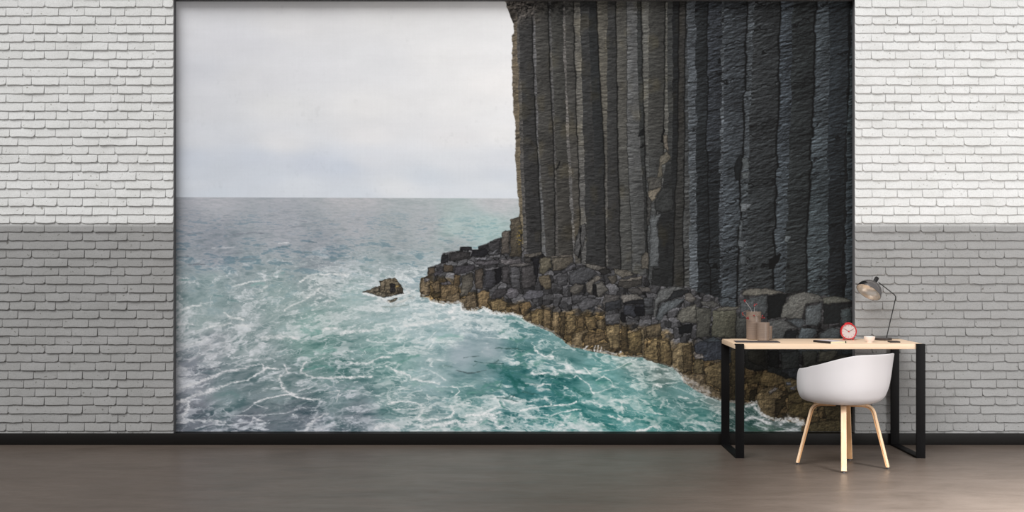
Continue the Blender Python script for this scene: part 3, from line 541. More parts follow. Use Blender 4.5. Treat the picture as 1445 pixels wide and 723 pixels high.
    ('G', [(440, 310), (490, 285), (540, 300)], 26, (214, 220, 220), .9), ('G', [(430, 330), (520, 340)], 24, (178, 196, 197), .8), ('G', [(340, 280), (430, 300)], 20, (172, 190, 190), .8), ('G', [(420, 410), (500, 405), (540, 440)], 30, (186, 204, 204), .85), ('G', [(300, 500), (420, 470), (560, 460), (680, 455), (740, 430)], 14, (226, 229, 228), .9),
    ('G', [(0, 530), (80, 540), (120, 600), (160, 640)], 44, (224, 227, 228), .85), ('G', [(160, 410), (270, 440), (380, 420)], 26, (214, 220, 220), .8), ('G', [(220, 590), (300, 540), (440, 560)], 30, (206, 215, 216), .7), ('G', [(540, 540), (640, 510), (740, 490), (770, 490)], 14, (224, 228, 227), .9), ('G', [(560, 650), (640, 590), (690, 520)], 36, (214, 221, 221), .75), ('G', [(760, 530), (800, 590), (900, 610)], 36, (212, 220, 219), .75), ('G', [(600, 650), (720, 620), (820, 650)], 44, (206, 215, 216), .75),
    ('G', [(690, 560), (720, 520), (740, 590)], 36, (122, 184, 174), .6), ('G', [(800, 430), (880, 420), (930, 470)], 24, (206, 217, 215), .75), ('G', [(980, 430), (1060, 420), (1140, 440)], 26, (206, 217, 215), .75), ('G', [(1090, 430), (1100, 520)], 18, (196, 210, 207), .7), ('G', [(1000, 540), (1120, 590), (1180, 580)], 24, (218, 224, 222), .8), ('G', [(1210, 660), (1290, 650), (1340, 620), (1400, 640)], 22, (222, 226, 225), .85),
    ('G', [(900, 260), (960, 230), (1010, 260), (1030, 310), (950, 350), (880, 360)], 11, (210, 220, 217), .8), ('G', [(900, 200), (1060, 170), (1150, 120), (1230, 90)], 9, (205, 214, 210), .8), ('G', [(800, 160), (850, 210)], 11, (218, 224, 222), .85), ('G', [(1250, 160), (1330, 150), (1445, 180)], 26, (206, 214, 210), .7), ('G', [(1340, 320), (1370, 290), (1410, 310)], 26, (222, 226, 224), .8), ('G', [(1400, 470), (1420, 430)], 20, (216, 222, 220), .7), ('G', [(940, 620), (1040, 650)], 18, (70, 140, 128), .7), ('G', [(380, 590), (460, 560)], 30, (80, 150, 140), .6), ('G', [(130, 570), (160, 590)], 24, (82, 150, 142), .6),
    ('B', [(565, 560), (640, 560), (760, 600)], 34, (220, 223, 225), .9), ('B', [(580, 470), (640, 450), (660, 500), (720, 550)], 26, (226, 229, 231), .9), ('B', [(840, 600), (890, 560), (960, 575), (1010, 600)], 46, (226, 229, 232), .9), ('B', [(900, 650), (980, 640), (970, 670)], 34, (212, 217, 220), .85), ('B', [(90, 250), (180, 300), (240, 340), (270, 360)], 60, (200, 198, 195), .55), ('B', [(100, 620), (60, 600), (180, 580), (220, 600), (280, 640)], 24, (206, 216, 214), .7), ('B', [(100, 560), (170, 540)], 40, (206, 215, 214), .6), ('B', [(310, 550), (360, 500)], 14, (200, 210, 206), .7), ('B', [(340, 470), (450, 480), (500, 520)], 26, (206, 212, 208), .7),
    ('B', [(600, 640), (700, 660), (850, 650)], 30, (48, 92, 74), .7), ('B', [(680, 610), (780, 625)], 22, (66, 112, 92), .6),
    ('A', [(800, 350), (830, 325)], 14, (205, 206, 206), .8), ('A', [(880, 365), (890, 325)], 8, (222, 223, 223), .9), ('A', [(905, 370), (915, 325)], 9, (222, 223, 223), .9), ('A', [(930, 375), (940, 335)], 8, (215, 216, 216), .85), ('A', [(960, 350), (1000, 375), (1060, 390)], 12, (196, 196, 192), .6), ('A', [(1075, 390), (1090, 375)], 18, (214, 214, 214), .8), ('A', [(300, 110), (330, 130), (420, 170)], 12, (190, 205, 200), .7), ('A', [(230, 80), (310, 100)], 20, (220, 226, 226), .8), ('A', [(40, 40), (100, 70), (200, 85)], 22, (225, 229, 229), .8),
    ('K', [(120, 335), (250, 330)], 12, (122, 135, 148), .8), ('K', [(500, 345), (640, 325), (740, 330)], 12, (118, 130, 144), .8), ('K', [(1090, 395), (1150, 400)], 14, (92, 118, 130), .8), ('K', [(700, 430), (760, 432)], 10, (108, 130, 140), .8), ('K', [(850, 440), (940, 432)], 12, (96, 122, 132), .8), ('K', [(1050, 478), (1110, 482)], 12, (104, 132, 140), .8), ('K', [(150, 575), (270, 572)], 14, (108, 122, 135), .85), ('K', [(520, 540), (660, 530)], 14, (122, 140, 150), .7), ('K', [(330, 450), (500, 440)], 16, (192, 196, 204), .7), ('K', [(850, 410), (930, 405)], 9, (205, 209, 214), .8), ('K', [(1020, 600), (1150, 580)], 18, (122, 138, 148), .7), ('K', [(440, 490), (560, 484)], 8, (112, 126, 140), .8), ('K', [(950, 280), (1060, 275)], 9, (128, 140, 152), .8), ('K', [(400, 228), (500, 226)], 8, (138, 146, 160), .8), ('K', [(1380, 440), (1445, 436)], 12, (108, 132, 142), .8), ('K', [(1200, 535), (1400, 530)], 12, (108, 140, 148), .7), ('K', [(820, 655), (900, 640)], 18, (115, 158, 160), .7), ('K', [(60, 515), (140, 512)], 14, (112, 126, 140), .8), ('K', [(1010, 235), (1070, 238)], 6, (128, 138, 150), .8),
]

ISLET = [('D', [(240, 245), (310, 200), (400, 235), (460, 255), (400, 268), (300, 272)], (122, 112, 92), 0), ('D', [(170, 238), (240, 212), (310, 188), (330, 230), (230, 250)], (116, 106, 88), 0),
         ('D', [(312, 150), (375, 130), (435, 124), (470, 170), (495, 210), (497, 250), (440, 256), (310, 240)], (104, 93, 73), .15), ('D', [(315, 150), (358, 142), (350, 222), (310, 222)], (112, 100, 80), .1),
         ('D', [(390, 172), (432, 170), (432, 240), (392, 240)], (44, 42, 43), 0), ('D', [(440, 205), (492, 200), (497, 247), (450, 256)], (80, 71, 57), .1), ('D', [(430, 180), (470, 185), (440, 205)], (150, 125, 70), 0),
         ('D', [(290, 260), (340, 245), (400, 262), (340, 285)], (120, 110, 92), 0), ('D', [(360, 302), (450, 282), (430, 312), (380, 322)], (128, 121, 102), 0)]


def paint():
    H = int((MY1 - MY0) * MS) + 1; W = int((MX1 - MX0) * MS) + 1
    gy, gx = np.mgrid[0:H, 0:W].astype(np.float32)
    gx = MX0 + gx * (MX1 - MX0) / (W - 1); gy = MY0 + gy * (MY1 - MY0) / (H - 1)

    def win(pts, pad):
        xs = [p[0] for p in pts]; ys = [p[1] for p in pts]
        i0 = max(0, int((min(xs) - pad - MX0) * MS)); i1 = min(W, int((max(xs) + pad - MX0) * MS) + 2)
        j0 = max(0, int((min(ys) - pad - MY0) * MS)); j1 = min(H, int((max(ys) + pad - MY0) * MS) + 2)
        return slice(j0, max(j0, j1)), slice(i0, max(i0, i1))

    def seg_d(x, y, a, b):
        dx, dy = b[0] - a[0], b[1] - a[1]
        t = np.clip(((x - a[0]) * dx + (y - a[1]) * dy) / (dx * dx + dy * dy + 1e-9), 0, 1)
        return np.hypot(x - a[0] - t * dx, y - a[1] - t * dy), t

    def sdf(x, y, pts):
        d = np.full(x.shape, 1e9, np.float32); ins = np.zeros(x.shape, bool)
        for a, b in zip(pts, pts[1:] + pts[:1]):
            d = np.minimum(d, seg_d(x, y, a, b)[0])
            if a[1] != b[1]:
                c = (a[1] > y) != (b[1] > y)
                ins ^= c & (x < (b[0] - a[0]) * (y - a[1]) / (b[1] - a[1]) + a[0])
        return np.where(ins, d, -d)

    # ---- sky with the mottled plaster of the print
    img = idw(gx, gy, SKY, sx=.55, sy=1.3)
    cl = fbm(gx / 110, gy / 34, 5, 4) * 5 + fbm(gx / 30, gy / 16, 9, 3) * 2.2
    gr = fbm(gx / 7, gy / 9, 31, 3)
    cl += fbm(gx / 2.2, gy / 2.2, 41, 2) * 1.3 - 5 * sst(.28, .62, gr) * sst(.0, .5, fbm(gx / 45, gy / 38, 77, 3))
    cl += 1.5 * (vn(gx / 1.4, gy / 40, 8) - .5) + 1.2 * (vn(gx / 40, gy / 1.4, 18) - .5)
    img = img + cl[..., None]

    # ---- sea
    y0 = 278.3 + (gx - 244) * .004
    dy = np.clip(gy - y0, 0, None)
    lean = (-.20 * np.logaddexp(0, (520 - gx) / 40) * 40 - .16 * np.logaddexp(0, (gx - 730) / 40) * 40) * sst(70, 230, dy)
    near = (sst(20, 90, dy), sst(110, 220, dy))
    fine3 = fbm(gx / 3.2, gy / 1.5, 231, 2, .6)
    n3 = fine3

    def bands(fn, ks=(.42, .7, 1.15)):
        """the same wave pattern at three sizes, small towards the horizon"""
        f0, f1, f2 = fn(ks[0], 11), fn(ks[1], 12), fn(ks[2], 13)
        f = f0 * (1 - near[0]) + f1 * near[0]
        return f * (1 - near[1]) + f2 * near[1]

    def swell(k, sd):
        X = gx / k; Y = (gy + lean) / k
        w = fbm(X / 60, Y / 26, 200 + sd, 3) * 1.3
        return fbm(X / 40 + w * .3, Y / 11 + w * .6, 210 + sd, 4, .6)

    def chop(k, sd):
        X = gx / k; Y = (gy + lean) / k
        w = fbm(X / 30, Y / 14, 220 + sd, 2)
        return fbm(X / (15 if k > .8 else 17) + w * .5, Y / (4.2 if k > .8 else 2.9) + w * .7, 230 + sd, 4, .62)

    def lace(k, sd):
        X = gx / k; Y = (gy + lean) / k
        wx = fbm(X / 30, Y / 12, 240 + sd, 4, .62) * 19; wy = fbm(X / 30, Y / 12, 250 + sd, 4, .62) * 7
        r = ridged((X + wx) / 34, (Y + wy) / 9.5, 260 + sd, 3, .6)
        r2 = ridged((X + wx * .7) / 12, (Y + wy * .8) / 3.8, 270 + sd, 3, .6)
        c = fbm((X + wx) / 45, (Y + wy) / 17, 280 + sd, 3)
        return r * 1.0 + r2 * .62 + c * .42

    base = mute(idw(gx, gy, SEA, p=3.6), .66) * (.98 - .05 * sst(90, 170, dy))[..., None] + 2
    base[..., 2] += 6 * sst(420, 640, gx) * sst(60, 150, dy)
    n1 = bands(swell, (.6, .9, 1.25)); n2 = bands(chop, (.55, .9, 1.2))
    sm = 1 - .85 * np.exp(-(((gx - 665) / 50) ** 2 + ((gy - 503) / 20) ** 2)) - .5 * np.exp(-(((gx - 330) / 40) ** 2 + ((gy - 552) / 14) ** 2))
    rip = fbm(gx / 10, gy / 1.7, 236, 3, .6) * (1 - sst(90, 170, dy)) * sst(0, 25, dy)
    lum = rip * 13 + (n1 * (7 + 17 * sst(10, 60, dy) + 14 * sst(90, 180, dy)) + n2 * (13 + 17 * sst(5, 60, dy) + 8 * sst(90, 180, dy)) + n3 * 4) * sm
    sea = base + lum[..., None] * np.array([1.2, .95, .95], np.float32)
    dk = sst(.02, .55, n2 * .9 + n1 * .6 + rip * .25) * sst(2, 40, dy) * (1 + .7 * np.exp(-((dy - 75) / 36) ** 2)) * (1 - .55 * sst(380, 470, gy)) * np.clip(sm, 0, 1)
    sea -= dk[..., None] * np.array([40, 28, 25], np.float32)
    den = idw(gx, gy, FOAM, p=3.4)[..., 0] * sst(8, 60, dy)
    F = rank(bands(lace))
    den_far = .3 + .7 * sst(62, 112, dy)
    f1 = bands(lambda k, sd: fbm(gx / k / 7, (gy + lean) / k / 2.6, 290 + sd, 4, .7))
    th = 1 - den * .84
    a = ((.08 + .14 * sst(60, 150, dy)) * sst(th - .42, th + .04, F) + .66 * sst(th - .10, th + .13, F)) * sst(0.01, .08, den)
    a = np.clip(a * (.86 + .75 * f1) * np.clip(sm + .1, 0, 1) * den_far, 0, 1)
    def web(k, sd):
        X = gx / k; Y = (gy + lean) / k
        wx = fbm(X / 22, Y / 10, 740 + sd, 3, .6) * 20; wy = fbm(X / 22, Y / 10, 750 + sd, 3, .6) * 8
        l1 = sst(.80, .97, 1 - np.abs(vn((X + wx) / 19, (Y + wy) / 7, 760 + sd) * 2 - 1))
        l2 = sst(.78, .97, 1 - np.abs(vn((X + wx * .8) / 9 + 40, (Y + wy * .9) / 3.6, 770 + sd) * 2 - 1))
        return np.maximum(l1, .7 * l2) * sst(-.45, .35, fbm((X + wx) / 30, (Y + wy) / 12, 780 + sd, 3))

    lines = bands(web, (.5, .75, 1.1)) * sst(.06, .32, den) * sst(20, 90, dy) * np.clip(sm, 0, 1)
    a = np.clip(a * (1 - .22 * sst(.1, .4, den)) + lines * .62 * (1 - a), 0, 1)
    fc = idw(gx, gy, [(280, 320, 192, 197, 206), (500, 340, 205, 210, 216), (690, 320, 205, 218, 220), (300, 420, 208, 214, 217), (450, 420, 216, 221, 222), (580, 440, 228, 231, 231), (700, 460, 226, 230, 230),
                      (290, 500, 208, 211, 216), (300, 590, 196, 201, 209), (420, 560, 204, 209, 214), (480, 600, 194, 199, 207), (560, 520, 216, 223, 223), (640, 590, 222, 226, 226), (760, 520, 218, 224, 223), (740, 600, 224, 228, 228), (900, 540, 212, 220, 217), (980, 590, 216, 222, 221), (1090, 600, 220, 224, 226)])
    fc = fc * .985 + (n3 * 8 + f1 * 12)[..., None]
    sea = sea * (1 - a[..., None]) + fc * a[..., None]

    # single foam lines and troughs, ragged by noise
    jx = fbm(gx / 9, gy / 6, 401, 3, .6) * 4.2; jy = fbm(gx / 9, gy / 6, 402, 3, .6) * 2.6
    rag = fbm(gx / 4.5, gy / 2.4, 403, 3, .7)
    K = 260.0 / 1445.0

    def strokes(dst, lst):
        for key, pts, w, col, st in lst:
            p = cv(key, pts); w = max(w * K * .5, .8)
            wn = win(p, w * 2 + 6)
            x = gx[wn] + jx[wn] * min(1, w / 2.5); y = gy[wn] + jy[wn] * min(1, w / 2.5)
            if x.size == 0: continue
            d = np.full(x.shape, 1e9, np.float32)
            for i in range(len(p) - 1):
                d = np.minimum(d, seg_d(x, (y - 0) * 1.0, p[i], p[i + 1])[0])
            ww = w * (1 + .75 * rag[wn])
            al = st * (.75 * sst(1.1, .2, d / np.maximum(ww, .3)) + .25 * sst(2.0, .4, d / np.maximum(ww, .3))) * (.62 + .75 * np.clip(rag[wn] + .35, 0, 1))
            al = np.clip(al, 0, 1)[..., None]
            c = mute(col, .72) * (.96 if sum(col) < 560 else .985) + (n3[wn] * 8 + rag[wn] * 8)[..., None]
            dst[wn] = dst[wn] * (1 - al) + c * al
    sea_keys = ('E', 'H', 'D', 'F', 'G', 'K')
    strokes(sea, [q for q in STROKES if q[0] in sea_keys])
    ms = sst(-.6, .6, gy - y0)[..., None]
    img = img * (1 - ms) + sea * ms

    # ---- cliff
    ex = fbm(gx / 6, gy / 5, 501, 3) * 1.5; ey = fbm(gx / 6, gy / 5, 502, 3) * 1.2
    rock = np.zeros_like(img)
    ys = np.array([-10, 90, 202, 304, 440.0])
    B = []
    wob = [fbm(np.full_like(gy[:, :1], k * 9.7), gy[:, :1] / 26, 600 + k, 4, .6) * (1.5 if f[5] else 1.9) for k, f in enumerate(FACETS)]
    for k, f in enumerate(FACETS):
        x0_ = f[0] - (f[1] - f[0]) * .6; x4 = f[2] + (f[2] - f[1]) * .8
        rk = float(sst(930, 1010, np.float32(f[0])))
        seg = (gy[:, :1] + 5 * (vn(gy[:, :1] / 9, gy[:, :1] * 0, 590 + k) - .5)) / (15 + 6 * (k % 3)) + k * 1.7
        c0 = np.floor(seg); fs = sst(.0, .22, (seg - c0).astype(np.float32))
        st_ = (h2(c0, c0 * 0 + k, 71) * fs + h2(c0 - 1, c0 * 0 + k, 71) * (1 - fs) - .5) * (2.6 * rk + .7)
        B.append(np.interp(gy[:, 0], ys, [x0_, f[0], f[1], f[2], x4])[:, None] + wob[k] + st_)
    B = np.concatenate(B, 1)
    B = np.maximum.accumulate(B, axis=1)
    Bx = np.concatenate([B, np.full((H, 1), 1216.0)], 1)
    xe = gx + fbm(gx / 3, gy / 3.5, 610, 2) * .7
    idx = np.zeros(gx.shape, int) - 1
    for k in range(len(FACETS)):
        idx += (xe > B[:, k:k + 1])
    idx = np.clip(idx, 0, len(FACETS) - 1)
    rows = np.arange(H)[:, None]
    xl = Bx[rows, idx]; xr = Bx[rows, idx + 1]
    t = np.clip((xe - xl) / np.maximum(xr - xl, 1), 0, 1)
    ct = np.array([f[3] for f in FACETS], np.float32)[idx]; cb = np.array([f[4] for f in FACETS], np.float32)[idx]
    yb = sst(150, 300, gy)[..., None]
    col = ct * (1 - yb) + cb * yb
    wid = xr - xl
    rt = sst(930, 1010, gx)
    mid_ = np.array([58, 58, 56], np.float32) * (1 - rt[..., None]) + np.array([45, 49, 52], np.float32) * rt[..., None]
    col = mid_ + (col - mid_) * (.80 + .12 * rt * (col.sum(-1) > 150))[..., None]
    col = col * (1 - .12 * (1 - sst(4, 8, wid)))[..., None]
    pale = sst(165, 230, col.sum(-1)) * rt
    col = mute(col, .8) * (1 - .10 * pale)[..., None]
    col *= ((1.04 - .2 * t * sst(8, 18, wid)) * (.97 - .10 * sst(930, 1010, gx)))[..., None]
    # strata and fractures of the stone, read as small relief
    ph = idx * 13.7
    def relief(x, y): return fbm(x / 8.5 + ph, (y + .22 * np.logaddexp(0, (x - 970) / 12) * 12) / 3.0, 650, 4, .6)
    r0 = relief(gx, gy); r1_ = relief(gx - .9, gy - 1.1)
    emb = (r0 - r1_)
    q = (gy + (gx - xl) * (.05 + .22 * sst(940, 1000, gx)) + fbm(gx / 12 + ph, gy / 10, 660, 3) * 7) / 17 + ph
    cell = np.floor(q); fr = q - cell
    hs = h2(cell, idx, 33)
    crack = np.exp(-((fr - .5) * 17 / .75) ** 2) * (hs > .45) * sst(.28, .55, vn(gx / 7, gy / 5, 670) + .15) * sst(955, 1000, gx) + \
        .35 * np.exp(-((fr - .5) * 17 / .6) ** 2) * (hs > .55)
    lip = np.exp(-((fr - .5) * 17 - 1.6) ** 2) * (hs > .45) * sst(955, 1000, gx)
    blotch = fbm(gx / 16 + ph, gy / 22, 690, 4, .6)
    fine = fbm(gx / 1.8, gy / 1.3, 695, 2, .7)
    col = col * (1 + (.55 + .55 * rt) * emb + .16 * blotch + .05 * fine + .10 * r0 + .34 * rt * (.5 - fr) * (hs - .1) + rt * .16 * (vn(q * .5 + 7, idx * 1.0, 35) - .5) * 2 - .10 * rt * t * (fr - .2))[..., None]
    col = col * (1 - .75 * np.clip(crack, 0, 1) + .22 * lip)[..., None]
    col += (sst(.1, .7, fbm(gx / 20, gy / 30, 697, 3)) * (1 - sst(930, 990, gx)))[..., None] * np.array([7, 5, 0], np.float32)
    # joints between the columns
    for k, f in enumerate(FACETS):
        if f[5]:
            w = {1: .8, 2: .45, 3: 1.25}[f[5]]
            dd = xe - B[:, k:k + 1]
            wv = w * (.75 + .7 * vn(np.full_like(gy[:, :1], k * 3.1), gy[:, :1] / 11, 700 + k))
            col *= (1 - {1: .72, 2: .5, 3: .9}[f[5]] * np.exp(-(dd / wv) ** 2))[..., None]
        elif wid.size:
            dd = xe - B[:, k:k + 1]
            col *= (1 + .07 * np.exp(-((dd - (1 if sum(f[3]) > sum(FACETS[k - 1][3]) else -1)) / 1.0) ** 2) * sst(-.5, .5, fbm(gx / 3, gy / 9, 720, 2)))[..., None]
    # rubble where the cliff breaks off at the top left
    ru = ridged(gx / 9, gy / 7, 741, 3); rr = fbm(gx / 5, gy / 4, 745, 3, .65)
    ru2 = rr - fbm((gx - 1.2) / 5, (gy - 1.4) / 4, 745, 3, .65)
    rub = sst(.0, 1, 1.25 - np.hypot((gx - 730) / 46, (gy + 2) / 38) + .35 * fbm(gx / 10, gy / 10, 747, 3))
    rc = np.array([84, 80, 76], np.float32) * (1 + .95 * ru2 * 1.6 + .4 * rr - .75 * sst(.8, .95, ru))[..., None]
    rc = np.maximum(rc, 14)
    col = col * (1 - rub[..., None]) + rc * rub[..., None]
    dkb = np.exp(-(((gx - 775) / 42) ** 2 + ((gy - 10) / 14) ** 2)) * sst(-.25, .3, rr)
    col *= (1 - .62 * dkb)[..., None]
    dkb = np.exp(-(((gx - 721) / 9) ** 2 + ((gy - 24) / 13) ** 2))
    col *= (1 - .45 * dkb)[..., None]
    rock[:] = col

    # ---- rock shelf: broken blocks, bare stone above and weed brown near the water
    yt = np.interp(gx, [p[0] for p in TAN], [p[1] for p in TAN])
    tan = sst(-9, 9, gy - yt + fbm(gx / 16, gy / 12, 801, 3, .55) * 15)
    best = np.full(gx.shape, 1e9, np.float32); sec = best.copy(); bid = np.zeros(gx.shape, np.float32); bdx = bid.copy(); bdy = bid.copy()
    vx = gx / 15 + fbm(gx / 12, gy / 12, 811, 3) * .35; vy = gy / 16.0 + fbm(gx / 12, gy / 12, 812, 3) * .35
    cx, cy = np.floor(vx), np.floor(vy)
    for ox in (-1, 0, 1):
        for oy in (-1, 0, 1):
            px = cx + ox + .15 + .7 * h2(cx + ox, cy + oy, 821); py = cy + oy + .15 + .7 * h2(cx + ox, cy + oy, 822)
            d = np.maximum(np.abs(vx - px) * 1.1, np.abs(vy - py)) + .25 * np.hypot(vx - px, vy - py)
            new = d < best
            sec = np.where(new, best, np.minimum(sec, d)); bid = np.where(new, h2(cx + ox, cy + oy, 823), bid)
            bdx = np.where(new, vx - px, bdx); bdy = np.where(new, vy - py, bdy); best = np.where(new, d, best)
    edge = sst(.02, .14, sec - best)
    gray = np.array([62, 62, 64], np.float32); brown = np.array([88, 75, 53], np.float32)
    bright = sst(820, 620, gx) * .0 + 1 - .28 * sst(960, 1130, gx) * (1 - tan * .4)
    gray = gray + 14 * (1 - sst(620, 720, gx))[..., None]
    pc = gray * (1 - tan[..., None]) + brown * tan[..., None]
    facet = np.where(bdy < -.12, 1.28, np.where(bdx > .18, .62, .92))
    pc = pc * ((.72 + .5 * bid) * facet * (.35 + .65 * edge) * bright)[..., None]
    e2 = fbm(gx / 4.2, gy / 3.4, 831, 4, .68); e2b = fbm((gx - .9) / 4.2, (gy - 1.1) / 3.4, 831, 4, .68)
    gritty = 1 + (.42 + .22 * tan) * (e2 - e2b) + .15 * e2 + .05 * fine
    pile = rock * 0 + pc * gritty[..., None]
    px_ = gx + ex * 1.1 + fbm(gx / 2.5, gy / 2.5, 845, 2) * .6; py_ = gy + ey * 1.1 + fbm(gx / 2.5, gy / 2.5, 846, 2) * .6
    vert = 1 + tan * (.24 * fbm(gx / 2.4, gy / 13, 841, 3) + .20 * fbm(gx / 6, gy / 7, 843, 4, .65) - .16 * sst(.25, .5, fbm(gx / 5, gy / 6, 847, 3)))
    m = sst(-.8, .8, sdf(px_, py_, PILE))[..., None]
    rock = rock * (1 - m) + pile * m

    def blocks(dst, lst, k0=0):
        for k, (key, pts, c, shade) in enumerate(lst):
            p = cv(key, pts); wn = win(p, 4)
            x = px_[wn]; y = py_[wn]
            if x.size == 0: continue
            d = sdf(x, y, p)
            al = sst(-.55, .55, d)[..., None]
            ymin = min(q_[1] for q_ in p); ymax = max(q_[1] for q_ in p)
            xmin = min(q_[0] for q_ in p); xmax = max(q_[0] for q_ in p)
            tt = np.clip((y - ymin) / (ymax - ymin), 0, 1); tx = np.clip((x - xmin) / (xmax - xmin), 0, 1)
            cc = mute(c, .74 if c[0] - c[2] > 22 else .8) * (.92 if c[0] - c[2] > 22 else 1.0)
            f = (1 + shade * (.55 - tt) * 1.5 + .24 * (.45 - tx) * (shade != 0)) * gritty[wn] * vert[wn]
            f = f * (1 + .12 * fbm(gx[wn] / 9 + k * 3.3, gy[wn] / 8, 850 + k % 40, 3))
            f = f * (1 - .55 * np.exp(-(np.abs(d) / .95) ** 2)) * (1 - .16 * np.exp(-np.abs(d) / 2.6)) 
            # a worn, paler arris along the upper edge
            d2 = sdf(x, y - 1.4, p)
            f = f * (1 + .22 * sst(.3, -.5, d2) * sst(.2, 1.2, d) * (sum(c) > 130))
            dst[wn] = dst[wn] * (1 - al) + (cc * f[..., None]) * al
    blocks(rock, BLOCKS)
    # pale lichen and dark weed flecks
    fl = sst(.42, .62, fbm(gx / 2.6, gy / 2.2, 861, 3, .7)) * m[..., 0]
    rock = rock * (1 - .12 * (fl * sst(.2, .8, tan) * (1 - sst(.9, 1.0, tan) * .6))[..., None])
    fl2 = sst(.5, .72, fbm(gx / 2.2, gy / 1.9, 871, 3, .7)) * m[..., 0] * (1 - tan)
    rock += (fl2 * (9 - 4 * sst(960, 1100, gx)))[..., None] * np.array([1, 1, 1.05], np.float32)
    li = sst(.1, .35, fbm(gx / 2.5, gy / 1.8, 881, 2)) * np.exp(-(((gx - 733) / 4) ** 2 + ((gy - 336) / 14) ** 2))
    rock += li[..., None] * np.array([70, 58, 14], np.float32)
    mask = sst(-.7, .7, sdf(gx + ex * .9, gy + ey * .9, CLIFF))[..., None]
    # wet foot of the shelf
    img = img * (1 - mask) + np.clip(rock, 4, 255) * mask
    strokes(img, [q_ for q_ in STROKES if q_[0] not in sea_keys])
    # surf that licks the foot of the rocks
    wl = [p for p in CLIFF if p[1] > 415][:]
    wln = [p for p in CLIFF]
    i0 = [i for i, p in enumerate(wln) if abs(p[0] - 593.5) < 1 and p[1] > 415][0]
    i1 = [i for i, p in enumerate(wln) if p[0] > 1130 and p[1] > 596][0]
    line = wln[i0:i1 + 1]
    dl = np.full(gx.shape, 1e9, np.float32)
    for a_, b_ in zip(line, line[1:]):
        dl = np.minimum(dl, seg_d(gx, gy + 1.2, a_, b_)[0])
    sg = np.interp(gx, [590, 640, 700, 740, 800, 850, 900, 930, 960, 1000, 1050, 1080, 1130], [.6, .8, .95, .6, .35, .6, .35, .12, .6, .55, .7, .9, .9])
    spl = fbm(gx / 3.4, gy / 2.6, 901, 4, .7)
    al = sst(.0, .5, spl + .55 - dl / (2.2 + 2.5 * sg)) * sg * .85
    img = img * (1 - al[..., None]) + (np.array([218, 222, 222], np.float32) + (n3 * 8)[..., None]) * al[..., None]
    # islet
    blocks(img, ISLET)
    isl = [('D', [(180, 250), (260, 262), (330, 290), (400, 330)], 22, (222, 225, 225), .85), ('D', [(330, 300), (360, 290), (470, 268)], 12, (215, 218, 218), .8), ('D', [(400, 345), (480, 310), (570, 270)], 26, (178, 186, 184), .6), ('D', [(320, 350), (450, 350), (540, 335)], 10, (128, 150, 146), .7),
           ('D', [(430, 330), (520, 290), (580, 262)], 8, (205, 210, 208), .8), ('D', [(460, 262), (520, 250), (560, 230)], 16, (222, 225, 225), .7), ('D', [(500, 200), (540, 240)], 12, (205, 205, 200), .5)]
    strokes(img, isl)
    out = np.clip(img, 0, 255) / 255.0
    out = np.where(out <= .04045, out / 12.92, ((out + .055) / 1.055) ** 2.4)
    return out.astype(np.float32), gx, gy
# ---------------------------------------------------------------- the setting
M_BRICK = brick_paint(); M_FLOOR = floor_mat()
XL, XR = at(244.6, 0, WALL).x, at(1206.6, 0, WALL).x          # the recess that holds the mural
Z_TOP = at(0, -1.0, WALL).z
W0, W1, ZW = -6.2, 6.2, 3.62

bm = bmesh.new(); add_box(bm, W0, W1, -1.5, WALL + .3, -.12, 0)
floor = struct(obj('floor', bm, M_FLOOR, smooth=False))

# brick rows: joints read off one stretch of wall (pixels 230..600 of the stretch) and mirrored along it
ROWS = [[357, 490], [295, 423, 555], [357, 487], [290, 420, 555], [235, 340, 470, 603], [283, 412, 550], [235, 347, 475, 592], [420, 553], [345, 485, 600], [300, 430, 560],
        [235, 345, 475, 598], [298, 430, 565], [230, 343, 480, 600], [285, 418, 550], [230, 353, 487, 590], [282, 412, 553], [370, 505], [318, 450, 585], [230, 365, 497, 600], [280, 413, 547],
        [232, 370, 507], [298, 430, 565], [230, 357, 485, 590]]
PITCH = 12.22
MORTAR = WALL + .008


def row_joints(r, anchor, half, x0, x1):
    j = ROWS[3 + (r - 3) % 20]
    js = set()
    n0 = int((x0 - anchor) / (2 * half)) - 2; n1 = int((x1 - anchor) / (2 * half)) + 2
    for n in range(n0, n1 + 1):
        for t in j:
            d = (t - 230) / 370 * half
            js.add(round(anchor + 2 * half * n + d, 1)); js.add(round(anchor + 2 * half * n - d, 1))
    js = sorted(q for q in js if x0 + 4 < q < x1 - 4)
    out = [x0]
    for q in js:
        if q - out[-1] > 9: out.append(q)
    if x1 - out[-1] < 9 and len(out) > 1: out.pop()
    out.append(x1); return out


